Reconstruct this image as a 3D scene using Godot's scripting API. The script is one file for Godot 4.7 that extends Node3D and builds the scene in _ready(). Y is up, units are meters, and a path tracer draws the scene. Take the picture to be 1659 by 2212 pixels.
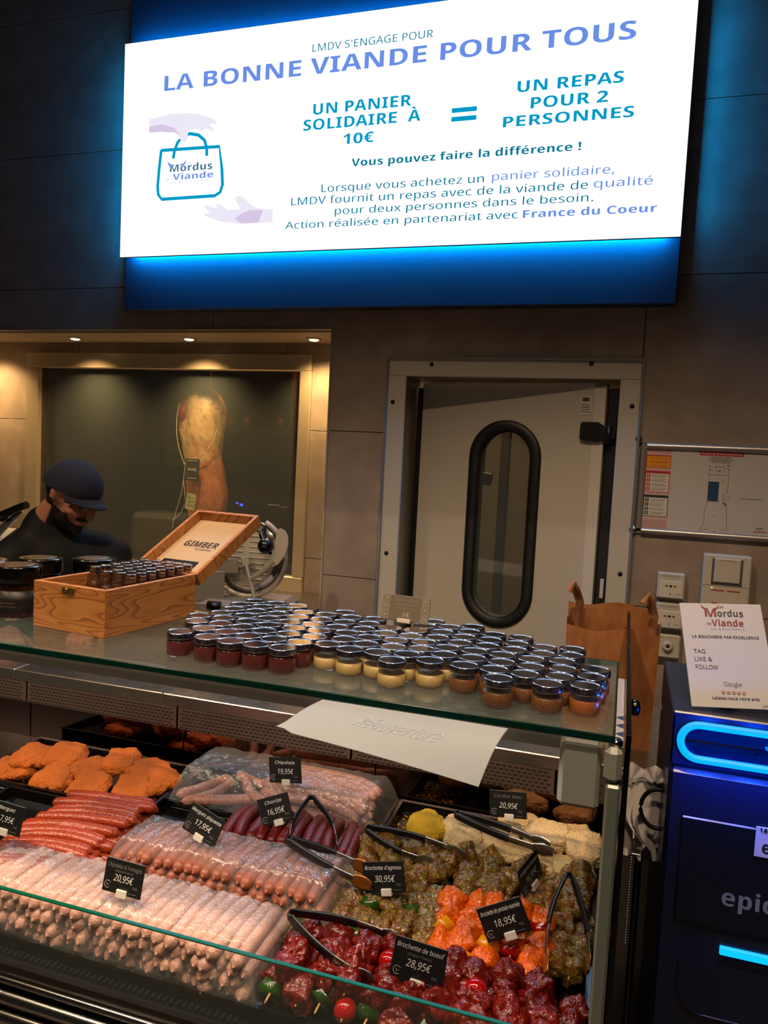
extends Node3D

var mats := {}
var used := {}
var rng := RandomNumberGenerator.new()
var soft := SystemFont.new()
var bold := SystemFont.new()

# ------------------------------------------------------------------ geometry
class Geo:
	var v := PackedVector3Array()
	var c := PackedColorArray()
	var s := PackedInt32Array()
	func tri(a: Vector3, b: Vector3, d: Vector3, sg := -1) -> void:
		v.append(a); v.append(b); v.append(d); s.append(sg)
	func quad(a: Vector3, b: Vector3, d: Vector3, e: Vector3, sg := -1) -> void:
		tri(a, b, d, sg); tri(a, d, e, sg)
	func out(a: Vector3, b: Vector3, d: Vector3, mid: Vector3, sg := -1) -> void:
		if (a - d).cross(a - b).dot((a + b + d) / 3.0 - mid) < 0.0:
			tri(a, d, b, sg)
		else:
			tri(a, b, d, sg)
	func out4(a: Vector3, b: Vector3, d: Vector3, e: Vector3, mid: Vector3, sg := -1) -> void:
		out(a, b, d, mid, sg); out(a, d, e, mid, sg)
	# a box with chamfered edges
	func box(at: Vector3, size: Vector3, ch := 0.0, bs := Basis()) -> void:
		var h := size / 2.0
		ch = minf(ch, minf(h.x, minf(h.y, h.z)) * 0.98)
		var p := {}
		for sx in [-1, 1]:
			for sy in [-1, 1]:
				for sz in [-1, 1]:
					var sg := Vector3(sx, sy, sz)
					var k := Vector3i(sx, sy, sz)
					p[k] = [at + bs * (Vector3(h.x, h.y - ch, h.z - ch) * sg), at + bs * (Vector3(h.x - ch, h.y, h.z - ch) * sg), at + bs * (Vector3(h.x - ch, h.y - ch, h.z) * sg)]
		for sgn in [-1, 1]:
			out4(p[Vector3i(sgn, -1, -1)][0], p[Vector3i(sgn, 1, -1)][0], p[Vector3i(sgn, 1, 1)][0], p[Vector3i(sgn, -1, 1)][0], at)
			out4(p[Vector3i(-1, sgn, -1)][1], p[Vector3i(1, sgn, -1)][1], p[Vector3i(1, sgn, 1)][1], p[Vector3i(-1, sgn, 1)][1], at)
			out4(p[Vector3i(-1, -1, sgn)][2], p[Vector3i(1, -1, sgn)][2], p[Vector3i(1, 1, sgn)][2], p[Vector3i(-1, 1, sgn)][2], at)
		if ch <= 0.0:
			return
		for a in [-1, 1]:
			for b in [-1, 1]:
				out4(p[Vector3i(a, b, -1)][0], p[Vector3i(a, b, -1)][1], p[Vector3i(a, b, 1)][1], p[Vector3i(a, b, 1)][0], at)
				out4(p[Vector3i(a, -1, b)][0], p[Vector3i(a, -1, b)][2], p[Vector3i(a, 1, b)][2], p[Vector3i(a, 1, b)][0], at)
				out4(p[Vector3i(-1, a, b)][1], p[Vector3i(-1, a, b)][2], p[Vector3i(1, a, b)][2], p[Vector3i(1, a, b)][1], at)
				for d in [-1, 1]:
					var q: Array = p[Vector3i(a, b, d)]
					out(q[0], q[1], q[2], at)
	# joins rings of points; turns them to face out
	func rings(r: Array, closed := true, cap0 := true, cap1 := true, sg := 1) -> void:
		var t := PackedVector3Array()
		var gs := PackedInt32Array()
		var n: int = r[0].size()
		for i in r.size() - 1:
			for j in (n if closed else n - 1):
				var k := (j + 1) % n
				t.append_array([r[i][j], r[i][k], r[i + 1][k], r[i][j], r[i + 1][k], r[i + 1][j]])
				gs.append_array([sg, sg])
		for e in 2:
			if (cap0 if e == 0 else cap1):
				var q: PackedVector3Array = r[0] if e == 0 else r[r.size() - 1]
				var m := Vector3.ZERO
				for x in q:
					m += x
				m /= n
				for j in n:
					var k := (j + 1) % n
					if e == 0:
						t.append_array([q[k], q[j], m])
					else:
						t.append_array([q[j], q[k], m])
					gs.append(sg + 1 + e)
		var mid := Vector3.ZERO
		for x in t:
			mid += x
		mid /= t.size()
		var vol := 0.0
		for i in range(0, t.size(), 3):
			vol += (t[i] - mid).cross(t[i + 1] - mid).dot(t[i + 2] - mid)
		for i in range(0, t.size(), 3):
			if vol > 0.0:
				tri(t[i], t[i + 2], t[i + 1], gs[i / 3])
			else:
				tri(t[i], t[i + 1], t[i + 2], gs[i / 3])
	func lathe(prof: Array, n := 20, at := Vector3.ZERO, bs := Basis(), sg := 1) -> void:
		var r := []
		for q in prof:
			var ring := PackedVector3Array()
			for j in n:
				var a := TAU * j / n
				ring.append(at + bs * Vector3(cos(a) * q[0], q[1], sin(a) * q[0]))
			r.append(ring)
		rings(r, true, prof[0][0] > 1e-5, prof[prof.size() - 1][0] > 1e-5, sg)
	# round or flat bar along a path; rad holds one radius for each point
	func tube(path: Array, rad: Array, n := 8, flat := 1.0, up := Vector3.UP, loop := false) -> void:
		var r := []
		var m := path.size()
		for i in m:
			var t: Vector3 = (path[(i + 1) % m] - path[(i - 1 + m) % m]) if loop else (path[mini(i + 1, m - 1)] - path[maxi(i - 1, 0)])
			t = t.normalized()
			var u := up - t * up.dot(t)
			if u.length() < 0.05:
				u = Vector3.RIGHT - t * Vector3.RIGHT.dot(t)
			u = u.normalized()
			var w := t.cross(u)
			var ring := PackedVector3Array()
			var q: float = rad[mini(i, rad.size() - 1)]
			for j in n:
				var a := TAU * (j + 0.5) / n
				ring.append(path[i] + w * (cos(a) * q) + u * (sin(a) * q * flat))
			r.append(ring)
		if loop:
			r.append(r[0])
		rings(r, true, not loop, not loop)
	# a flat outline (in the xy plane of xf) pulled along its z by depth
	func prism(poly: PackedVector2Array, depth: float, xf := Transform3D()) -> void:
		var ix := Geometry2D.triangulate_polygon(poly)
		var mid := Vector2.ZERO
		for q in poly:
			mid += q
		mid /= poly.size()
		var lift := func(q: Vector2, z: float) -> Vector3: return xf * Vector3(q.x, q.y, z)
		var zdir := xf.basis.z.normalized() * signf(depth)
		for i in range(0, ix.size(), 3):
			for e in 2:
				var a: Vector3 = lift.call(poly[ix[i]], depth * e)
				var b: Vector3 = lift.call(poly[ix[i + 1]], depth * e)
				var d: Vector3 = lift.call(poly[ix[i + 2]], depth * e)
				out(a, b, d, a - zdir * (2 * e - 1))
		if absf(depth) < 1e-6:
			return
		var cw := Geometry2D.is_polygon_clockwise(poly)
		var m := poly.size()
		for i in m:
			var a := poly[i]
			var b := poly[(i + 1) % m]
			var nn := (b - a).orthogonal().normalized() * (1.0 if cw else -1.0)
			var inside := xf * Vector3(((a + b) / 2.0 + nn * 0.001).x, ((a + b) / 2.0 + nn * 0.001).y, depth / 2)
			out4(lift.call(a, 0.0), lift.call(b, 0.0), lift.call(b, depth), lift.call(a, depth), inside)
	# surface over a grid of points (rows of equal length)
	func sheet(rows: Array, sg := 1) -> void:
		rings(rows, false, false, false, sg)
	func mesh() -> ArrayMesh:
		var st := SurfaceTool.new()
		st.begin(Mesh.PRIMITIVE_TRIANGLES)
		var col := c.size() == v.size()
		for i in v.size():
			if i % 3 == 0:
				st.set_smooth_group(s[i / 3])
			if col:
				st.set_color(c[i])
			st.add_vertex(v[i])
		st.generate_normals()
		st.index()
		return st.commit()

# ------------------------------------------------------------------ things, parts, materials
func numbered(called: String) -> String:
	if not used.has(called):
		used[called] = 0
		return called
	used[called] += 1
	return "%s_%03d" % [called, used[called]]

func mesh_of(g: Geo, m: Material) -> ArrayMesh:
	var am := g.mesh()
	am.surface_set_material(0, m)
	return am

func inst(called: String, am: Mesh, parent: Node, xf := Transform3D()) -> MeshInstance3D:
	var o := MeshInstance3D.new()
	o.mesh = am
	o.name = numbered(called) if parent == self else called
	parent.add_child(o, true)
	o.transform = xf
	return o

func obj(called: String, g: Geo, m: Material, parent: Node = self, xf := Transform3D()) -> MeshInstance3D:
	return inst(called, mesh_of(g, m), parent, xf)

func tag(o: Node, label: String, category: String, group := "") -> Node:
	o.set_meta("label", label)
	o.set_meta("category", category)
	if group:
		o.set_meta("group", group)
	return o

func thing(called: String, label: String, category: String, at := Vector3.ZERO, turn := 0.0, group := "") -> Node3D:
	var o := Node3D.new()
	o.name = numbered(called)
	add_child(o, true)
	o.position = at
	o.rotation.y = turn
	tag(o, label, category, group)
	return o

func structure(called: String, g: Geo, m: Material) -> MeshInstance3D:
	var o := obj(called, g, m)
	o.set_meta("kind", "structure")
	return o

func frame_of(called: String) -> Node3D:
	var o := Node3D.new()
	o.name = numbered(called)
	add_child(o, true)
	o.set_meta("kind", "structure")
	return o

func mat(key: String, col: Color, rough := 0.6, metal := 0.0) -> StandardMaterial3D:
	if mats.has(key):
		return mats[key]
	var m := StandardMaterial3D.new()
	m.resource_name = key
	m.albedo_color = col
	m.roughness = rough
	m.metallic = metal
	mats[key] = m
	return m

func noise(freq: float, kind := FastNoiseLite.TYPE_SIMPLEX_SMOOTH, octaves := 4, sd := 1) -> FastNoiseLite:
	var f := FastNoiseLite.new()
	f.frequency = freq
	f.noise_type = kind
	f.fractal_octaves = octaves
	f.seed = sd
	return f

func pattern(f: FastNoiseLite, stops: Array, px := 512) -> NoiseTexture2D:
	var t := NoiseTexture2D.new()
	t.width = px
	t.height = px
	t.seamless = true
	t.noise = f
	if stops:
		var g := Gradient.new()
		g.offsets = PackedFloat32Array(stops.map(func(q): return q[0]))
		g.colors = PackedColorArray(stops.map(func(q): return q[1]))
		t.color_ramp = g
	return t

# colour pattern in place of the plain colour, laid over the world; scale is repeats a metre
func dress(m: StandardMaterial3D, tex: Texture2D, scale: Vector3, world := true) -> StandardMaterial3D:
	m.albedo_texture = tex
	m.uv1_triplanar = true
	m.uv1_world_triplanar = world
	m.uv1_scale = scale
	return m

func relief(m: StandardMaterial3D, tex: Texture2D, cm: float) -> StandardMaterial3D:
	m.heightmap_enabled = true
	m.heightmap_texture = tex
	m.heightmap_scale = cm
	return m

func glow(key: String, col: Color, energy: float) -> StandardMaterial3D:
	var m := mat(key, Color(0.02, 0.02, 0.02), 0.5)
	m.emission_enabled = true
	m.emission = col
	m.emission_energy_multiplier = energy
	return m

func pane(key: String, col: Color, alpha: float, rough := 0.03) -> StandardMaterial3D:
	var m := mat(key, Color(col, alpha), rough)
	m.transparency = BaseMaterial3D.TRANSPARENCY_ALPHA
	return m

# lettering: h is the height of capitals, w fits the width when given; anchor 0 left, 1 centre
func write(parent: Node, s: String, at: Vector3, h: float, m: Material, w := 0.0, font: Font = null, anchor := 1, bs := Basis(), called := "lettering") -> MeshInstance3D:
	var t := TextMesh.new()
	t.font = font if font else soft
	t.text = s
	t.font_size = 96
	t.pixel_size = 0.01 / 3.0
	t.depth = 0.0
	t.curve_step = 1.5
	t.material = m
	var o := inst(called, t, parent)
	var box := t.get_aabb()
	var k := h / 0.2285
	var kx := k if w <= 0.0 else w / maxf(box.size.x, 0.001)
	var cap := 0.2285
	var cx := box.position.x + box.size.x * 0.5 * anchor
	# capitals stand on the baseline; TextMesh centres the line about the origin
	var base := -t.font.get_ascent(96) * 0.005 / 3.0 + t.font.get_descent(96) * 0.005 / 3.0
	o.transform = Transform3D(bs * Basis.from_scale(Vector3(kx, k, 1.0)), at) * Transform3D(Basis(), Vector3(-cx, -base - cap / 2.0, 0))
	return o

func lamp_area(parent: Node, at: Vector3, towards: Vector3, size: Vector2, col: Color, e: float) -> AreaLight3D:
	var l := AreaLight3D.new()
	l.name = "area_light"
	l.area_size = size
	l.light_color = col
	l.light_energy = e
	l.area_normalize_energy = true
	l.shadow_enabled = true
	l.area_range = 12.0
	l.area_attenuation = 2.0
	parent.add_child(l, true)
	var up := Vector3.UP if absf(towards.normalized().y) < 0.9 else Vector3.BACK
	l.transform = Transform3D(Basis.looking_at(towards, up), at)
	return l

func rects_minus(list: Array, hole: Rect2) -> Array:
	var res := []
	for r: Rect2 in list:
		var i := r.intersection(hole)
		if i.size.x < 1e-4 or i.size.y < 1e-4:
			res.append(r)
			continue
		if i.position.y > r.position.y + 1e-4:
			res.append(Rect2(r.position.x, r.position.y, r.size.x, i.position.y - r.position.y))
		if i.end.y < r.end.y - 1e-4:
			res.append(Rect2(r.position.x, i.end.y, r.size.x, r.end.y - i.end.y))
		if i.position.x > r.position.x + 1e-4:
			res.append(Rect2(r.position.x, i.position.y, i.position.x - r.position.x, i.size.y))
		if i.end.x < r.end.x - 1e-4:
			res.append(Rect2(i.end.x, i.position.y, r.end.x - i.end.x, i.size.y))
	return res

func rect_box(g: Geo, r: Rect2, z0: float, z1: float, ch := 0.0) -> void:
	g.box(Vector3(r.get_center().x, r.get_center().y, (z0 + z1) / 2), Vector3(r.size.x, r.size.y, absf(z1 - z0)), ch)

func nth(i: int) -> String:
	var w := ["first", "second", "third", "fourth", "fifth", "sixth", "seventh", "eighth", "ninth", "tenth", "eleventh", "twelfth", "thirteenth", "fourteenth", "fifteenth", "sixteenth", "seventeenth", "eighteenth", "nineteenth", "twentieth"]
	if i < 20:
		return w[i]
	return "twenty-" + w[i - 20]

# ------------------------------------------------------------------ the scene
func _ready() -> void:
	rng.seed = 20
	soft.font_names = ["Droid Sans"]
	bold.font_names = ["Droid Sans"]
	bold.font_weight = 700
	# camera
	var cam := Camera3D.new()
	cam.name = "camera"
	cam.fov = rad_to_deg(2.0 * atan(1106.0 / 1650.0))
	cam.near = 0.05
	cam.far = 60.0
	add_child(cam)
	cam.position = Vector3(0, 1.58, 0)
	cam.rotation_degrees = Vector3(-4.101, 17.567, 2.855)
	cam.current = true
	# no sky reaches the shop: it is a closed room
	var env := Environment.new()
	env.background_mode = Environment.BG_COLOR
	env.background_color = Color.BLACK
	env.ambient_light_source = Environment.AMBIENT_SOURCE_DISABLED
	env.tonemap_mode = Environment.TONE_MAPPER_LINEAR
	env.tonemap_exposure = 1.0
	env.sdfgi_enabled = true
	env.ssao_enabled = true
	env.ssil_enabled = true
	var we := WorldEnvironment.new()
	we.name = "environment"
	we.environment = env
	add_child(we)
	build_lights()
	build_shell()
	build_screen()
	build_niche()
	build_door()
	build_wall_things()
	build_case()
	build_deck()
	build_shelf_things()
	build_behind()
	build_kiosk()
	build_person()

# dim warm ceiling spots of the shop, over the counter and the customers' side
func build_lights() -> void:
	var warm := Color(1.0, 0.86, 0.71)
	var spots := [[Vector3(-2.4, 3.9, -0.35), 40.0, 6.6, 18.0], [Vector3(-0.9, 3.9, -0.35), 40.0, 6.6, 18.0], [Vector3(0.32, 3.9, -0.35), 40.0, 7.0, 18.0], [Vector3(-1.9, 3.9, 0.9), 52.0, 4.0, 0.0], [Vector3(0.1, 3.9, 0.9), 52.0, 3.0, 0.0]]
	for i in spots.size():
		var p: Array = spots[i]
		var t := thing("ceiling_spot", "round recessed ceiling spot, %s along the shop ceiling" % nth(i), "ceiling light", p[0], 0.0, "ceiling spots of the shop")
		var g := Geo.new()
		g.lathe([[0.05, 0.0], [0.062, 0.0], [0.062, -0.008], [0.05, -0.012]], 24)
		obj("trim_ring", g, mat("lamp_trim", Color(0.7, 0.68, 0.65), 0.4, 0.6), t)
		g = Geo.new()
		g.lathe([[0.0, -0.003], [0.049, -0.003], [0.049, -0.001], [0.0, -0.001]], 24)
		obj("light_disc", g, glow("lamp_glow", Color(1.0, 0.85, 0.65), 6.0), t)
		var l := SpotLight3D.new()
		l.name = "spot_light"
		l.light_color = warm
		l.light_energy = p[2]
		l.spot_angle = p[1]
		l.spot_angle_attenuation = 0.5
		l.spot_range = 12.0
		l.spot_attenuation = 2.0
		l.light_size = 0.05
		l.shadow_enabled = true
		t.add_child(l)
		l.position = Vector3(0, -0.02, 0)
		l.rotation_degrees = Vector3(-90.0 + p[3], 0, 0)

func wall_mat() -> StandardMaterial3D:
	if mats.has("wall_tile"):
		return mats["wall_tile"]
	var m := mat("wall_tile", Color.WHITE, 0.5)
	dress(m, pattern(noise(0.012, FastNoiseLite.TYPE_SIMPLEX_SMOOTH, 5, 3), [[0.0, Color(0.49, 0.43, 0.38)], [0.5, Color(0.54, 0.48, 0.42)], [1.0, Color(0.59, 0.53, 0.47)]]), Vector3.ONE * 0.9)
	return m

# large wall tiles clipped to what is left of the rectangles, each a piece of its wall
func tiles(parent: Node3D, area: Rect2, holes: Array, z: float, x0: float, w: float, y0: float, h: float) -> void:
	var m := wall_mat()
	for i in range(-1, 8):
		for j in range(-3, 8):
			var cell := Rect2(x0 + i * w + 0.0015, y0 + j * h + 0.0015, w - 0.003, h - 0.003).intersection(area)
			if cell.size.x < 0.02 or cell.size.y < 0.02:
				continue
			var list := [cell]
			for q in holes:
				list = rects_minus(list, q)
			if list.is_empty():
				continue
			var g := Geo.new()
			for q in list:
				rect_box(g, q, z - 0.02, z, 0.001)
			obj("tile", g, m, parent)

func build_shell() -> void:
	var plaster := mat("plaster", Color(0.45, 0.41, 0.37), 0.9)
	var grout := mat("grout", Color(0.24, 0.21, 0.19), 0.9)
	var holes := [Rect2(-3.4, -0.1, 2.185, 2.2), Rect2(-0.885, -0.1, 0.838, 2.012)]
	var area := Rect2(-4.2, 0.0, 6.4, 4.0)
	var wb := frame_of("wall_back")
	var g := Geo.new()
	var list := [area]
	for q in holes:
		list = rects_minus(list, q)
	for q in list:
		rect_box(g, q, -3.17, -3.017)
	obj("backing", g, grout, wb)
	tiles(wb, area, holes, -3.0, -3.579, 1.8, 0.458, 0.611)
	g = Geo.new()
	g.box(Vector3(-4.27, 2.0, -0.3), Vector3(0.14, 4.0, 6.6))
	structure("wall_left", g, plaster)
	g = Geo.new()
	g.box(Vector3(2.27, 2.0, -0.3), Vector3(0.14, 4.0, 6.6))
	structure("wall_right", g, plaster)
	g = Geo.new()
	g.box(Vector3(-1.0, 2.0, 3.07), Vector3(6.7, 4.0, 0.14))
	structure("wall_front", g, plaster)
	g = Geo.new()
	g.box(Vector3(-1.0, -0.06, -0.95), Vector3(6.8, 0.12, 8.2))
	var fl := mat("floor_tile", Color(0.30, 0.27, 0.25), 0.45)
	structure("floor", g, fl)
	g = Geo.new()
	g.box(Vector3(-1.0, 3.97, -0.05), Vector3(6.8, 0.12, 6.4))
	structure("ceiling", g, mat("ceiling_paint", Color(0.22, 0.20, 0.19), 0.9))

# ------------------------------------------------------------------ the lit screen
func build_screen() -> void:
	var t := thing("display_screen", "huge glowing white LED screen with blue French text high on wall", "screen", Vector3(-2.193, 2.395, -2.9))
	var W := 2.311
	var H := 0.905
	# navy casing behind the screen, deeper than wide edges
	var g := Geo.new()
	g.box(Vector3(W / 2, H / 2, -0.0685), Vector3(W + 0.004, H + 0.44, 0.061), 0.004)
	obj("casing", g, mat("casing", Color(0.17, 0.20, 0.27), 0.6), t)
	# spacer that carries the screen and the added bloom strips
	g = Geo.new()
	g.box(Vector3(W / 2, H / 2, -0.0215), Vector3(W - 0.08, H - 0.08, 0.033))
	obj("spacer", g, mat("spacer", Color(0.05, 0.05, 0.06), 0.7), t)
	g = Geo.new()
	g.box(Vector3(W / 2, H / 2, -0.002), Vector3(W, H, 0.006))
	obj("screen_back", g, mat("screen_back", Color(0.03, 0.03, 0.03), 0.6), t)
	var blue := Color(0.0, 0.60, 1.0)
	var strip := glow("added_bloom_strip", blue, 1.0)  # blue strips and their lights are added to give the camera bloom
	for q in [[Vector3(W / 2, 0.034, -0.018), Vector3(W - 0.09, 0.006, 0.02), Vector3.DOWN], [Vector3(W / 2, H - 0.034, -0.018), Vector3(W - 0.09, 0.006, 0.02), Vector3.UP], [Vector3(0.034, H / 2, -0.018), Vector3(0.006, H - 0.09, 0.02), Vector3.LEFT], [Vector3(W - 0.034, H / 2, -0.018), Vector3(0.006, H - 0.09, 0.02), Vector3.RIGHT]]:
		g = Geo.new()
		g.box(q[0], q[1])
		obj("light_strip", g, strip, t)
		var long: float = maxf(q[1].x, q[1].y)
		var l := lamp_area(t, q[0] + q[2] * 0.005, q[2] + Vector3(0, 0, -0.9), Vector2(long, 0.02) if q[2].x == 0.0 else Vector2(0.02, long), blue, (1.6 if q[2].x == 0.0 else 0.5) * long)
	var face := glow("screen_face", Color(0.93, 0.97, 1.0), 1.45)
	g = Geo.new()
	g.box(Vector3(W / 2, H / 2, 0.0025), Vector3(W - 0.006, H - 0.006, 0.003))
	var f := obj("screen_face", g, face, t)
	lamp_area(t, Vector3(W / 2, H / 2, 0.012), Vector3.BACK, Vector2(W, H), Color(0.74, 0.87, 1.0), 3.2)
	var Z := 0.0052
	var cyan := glow("screen_text_cyan", Color(0.0, 0.60, 0.78), 1.0)
	var deep := glow("screen_text_teal", Color(0.0, 0.47, 0.58), 1.0)
	var peri := glow("screen_text_violet", Color(0.42, 0.56, 0.90), 1.0)
	var O := Vector3(2.193, -2.395, 0)
	var lines := [
		["LMDV S'ENGAGE POUR", -1.310, -0.816, 3.1835, 0.028, deep, soft], ["LA BONNE VIANDE POUR TOUS", -1.988, -0.081, 3.113, 0.062, peri, bold],
		["UN PANIER", -1.296, -0.888, 2.947, 0.042, cyan, bold], ["SOLIDAIRE  À", -1.336, -0.849, 2.888, 0.042, cyan, bold], ["10€", -1.162, -1.034, 2.822, 0.040, cyan, bold],
		["UN REPAS", -0.485, -0.112, 2.957, 0.040, cyan, bold], ["POUR 2", -0.433, -0.161, 2.895, 0.040, cyan, bold], ["PERSONNES", -0.531, -0.069, 2.835, 0.038, cyan, bold],
		["Vous pouvez faire la différence !", -1.122, -0.243, 2.729, 0.029, deep, bold],
		["Lorsque vous achetez un", -1.246, -0.590, 2.637, 0.029, deep, soft], ["panier solidaire,", -0.560, -0.122, 2.641, 0.029, peri, soft],
		["LMDV fournit un repas avec de la viande de", -1.376, -0.210, 2.592, 0.029, deep, soft], ["qualité", -0.190, 0.010, 2.594, 0.029, peri, soft],
		["pour deux personnes dans le besoin.", -1.184, -0.188, 2.547, 0.028, deep, soft],
		["Action réalisée en partenariat avec", -1.398, -0.455, 2.499, 0.028, deep, soft], ["France du Coeur", -0.437, 0.030, 2.499, 0.028, peri, bold]]
	for q in lines:
		write(t, q[0], Vector3((q[1] + q[2]) / 2, q[3], Z) + O, q[4], q[5], q[2] - q[1], q[6])
	g = Geo.new()
	g.box(Vector3(-0.680, 2.893, Z) + O, Vector3(0.096, 0.017, 0.0006))
	g.box(Vector3(-0.680, 2.861, Z) + O, Vector3(0.096, 0.017, 0.0006))
	obj("equals_sign", g, cyan, t)
	# drawn shopping bag
	g = Geo.new()
	var line := func(pts: Array, r: float) -> void:
		g.tube(pts.map(func(q): return Vector3(q.x, q.y, Z) + O), [r], 6, 0.08, Vector3.BACK)
	line.call([Vector2(-1.994, 2.838), Vector2(-1.714, 2.834), Vector2(-1.698, 2.74), Vector2(-1.693, 2.678), Vector2(-1.703, 2.648), Vector2(-1.728, 2.635), Vector2(-1.985, 2.634), Vector2(-2.003, 2.655), Vector2(-2.007, 2.69), Vector2(-2.002, 2.76), Vector2(-1.994, 2.838), Vector2(-1.97, 2.838)], 0.0080)
	line.call([Vector2(-1.934, 2.800), Vector2(-1.929, 2.83), Vector2(-1.915, 2.865), Vector2(-1.89, 2.888), Vector2(-1.855, 2.897), Vector2(-1.815, 2.888), Vector2(-1.785, 2.865), Vector2(-1.773, 2.83), Vector2(-1.772, 2.800)], 0.0080)
	obj("bag_drawing", g, cyan, t)
	var grey := glow("screen_logo_grey", Color(0.25, 0.45, 0.55), 1.0)
	write(t, "Les", Vector3(-1.855, 2.778, Z) + O, 0.011, peri)
	write(t, "Mordus", Vector3(-1.846, 2.760, Z) + O, 0.030, grey, 0.205, bold)
	write(t, "de", Vector3(-1.958, 2.716, Z) + O, 0.011, peri)
	write(t, "Viande", Vector3(-1.836, 2.724, Z) + O, 0.026, peri, 0.195, bold)
	write(t, "L A   B O U C H E R I E", Vector3(-1.852, 2.700, Z) + O, 0.006, grey, 0.18)
	g = Geo.new()
	g.prism(PackedVector2Array([Vector2(-1.962, 2.790), Vector2(-1.945, 2.777), Vector2(-1.92, 2.772), Vector2(-1.94, 2.768), Vector2(-1.955, 2.772)]), 0.0005, Transform3D(Basis(), Vector3(0, 0, Z) + O))
	g.prism(PackedVector2Array([Vector2(-1.868, 2.792), Vector2(-1.882, 2.778), Vector2(-1.905, 2.772), Vector2(-1.888, 2.768), Vector2(-1.874, 2.774)]), 0.0005, Transform3D(Basis(), Vector3(0, 0, Z) + O))
	obj("logo_horns", g, peri, t)
	# printed hands: one holds the bag's handle, one waits below
	var skin := glow("screen_print_skin", Color(0.93, 0.91, 0.97), 1.0)
	var skin2 := glow("screen_print_skin_shade", Color(0.84, 0.78, 0.90), 1.0)  # darker tone draws the shade on the pictured hands
	g = Geo.new()
	var xf := Transform3D(Basis(), Vector3(0, 0, Z + 0.001) + O)
	g.prism(PackedVector2Array([Vector2(-2.056, 2.972), Vector2(-1.96, 2.984), Vector2(-1.88, 2.982), Vector2(-1.81, 2.972), Vector2(-1.75, 2.950), Vector2(-1.728, 2.935), Vector2(-1.733, 2.925), Vector2(-1.765, 2.928), Vector2(-1.738, 2.905), Vector2(-1.745, 2.896), Vector2(-1.78, 2.912), Vector2(-1.80, 2.900), Vector2(-1.815, 2.912), Vector2(-1.87, 2.912), Vector2(-1.862, 2.880), Vector2(-1.875, 2.862), Vector2(-1.893, 2.866), Vector2(-1.925, 2.905), Vector2(-2.0, 2.914), Vector2(-2.056, 2.915)]), 0.0005, xf)
	obj("printed_hand", g, skin, t)
	g = Geo.new()
	g.prism(PackedVector2Array([Vector2(-1.456, 2.566), Vector2(-1.50, 2.570), Vector2(-1.545, 2.582), Vector2(-1.60, 2.625), Vector2(-1.625, 2.628), Vector2(-1.632, 2.615), Vector2(-1.605, 2.575), Vector2(-1.66, 2.572), Vector2(-1.70, 2.598), Vector2(-1.725, 2.600), Vector2(-1.712, 2.580), Vector2(-1.765, 2.598), Vector2(-1.778, 2.590), Vector2(-1.745, 2.565), Vector2(-1.776, 2.566), Vector2(-1.772, 2.553), Vector2(-1.70, 2.528), Vector2(-1.60, 2.513), Vector2(-1.456, 2.514)]), 0.0005, xf)
	obj("printed_hand", g, skin, t)
	g = Geo.new()
	xf.origin.z += 0.0008
	g.prism(PackedVector2Array([Vector2(-2.056, 2.940), Vector2(-1.99, 2.945), Vector2(-1.93, 2.925), Vector2(-1.90, 2.892), Vector2(-1.925, 2.906), Vector2(-2.0, 2.915), Vector2(-2.056, 2.916)]), 0.0003, xf)
	obj("printed_shade", g, skin2, t)
	g = Geo.new()
	g.prism(PackedVector2Array([Vector2(-1.50, 2.565), Vector2(-1.56, 2.568), Vector2(-1.60, 2.555), Vector2(-1.63, 2.535), Vector2(-1.60, 2.516), Vector2(-1.52, 2.516)]), 0.0003, xf)
	obj("printed_shade", g, skin2, t)

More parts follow.
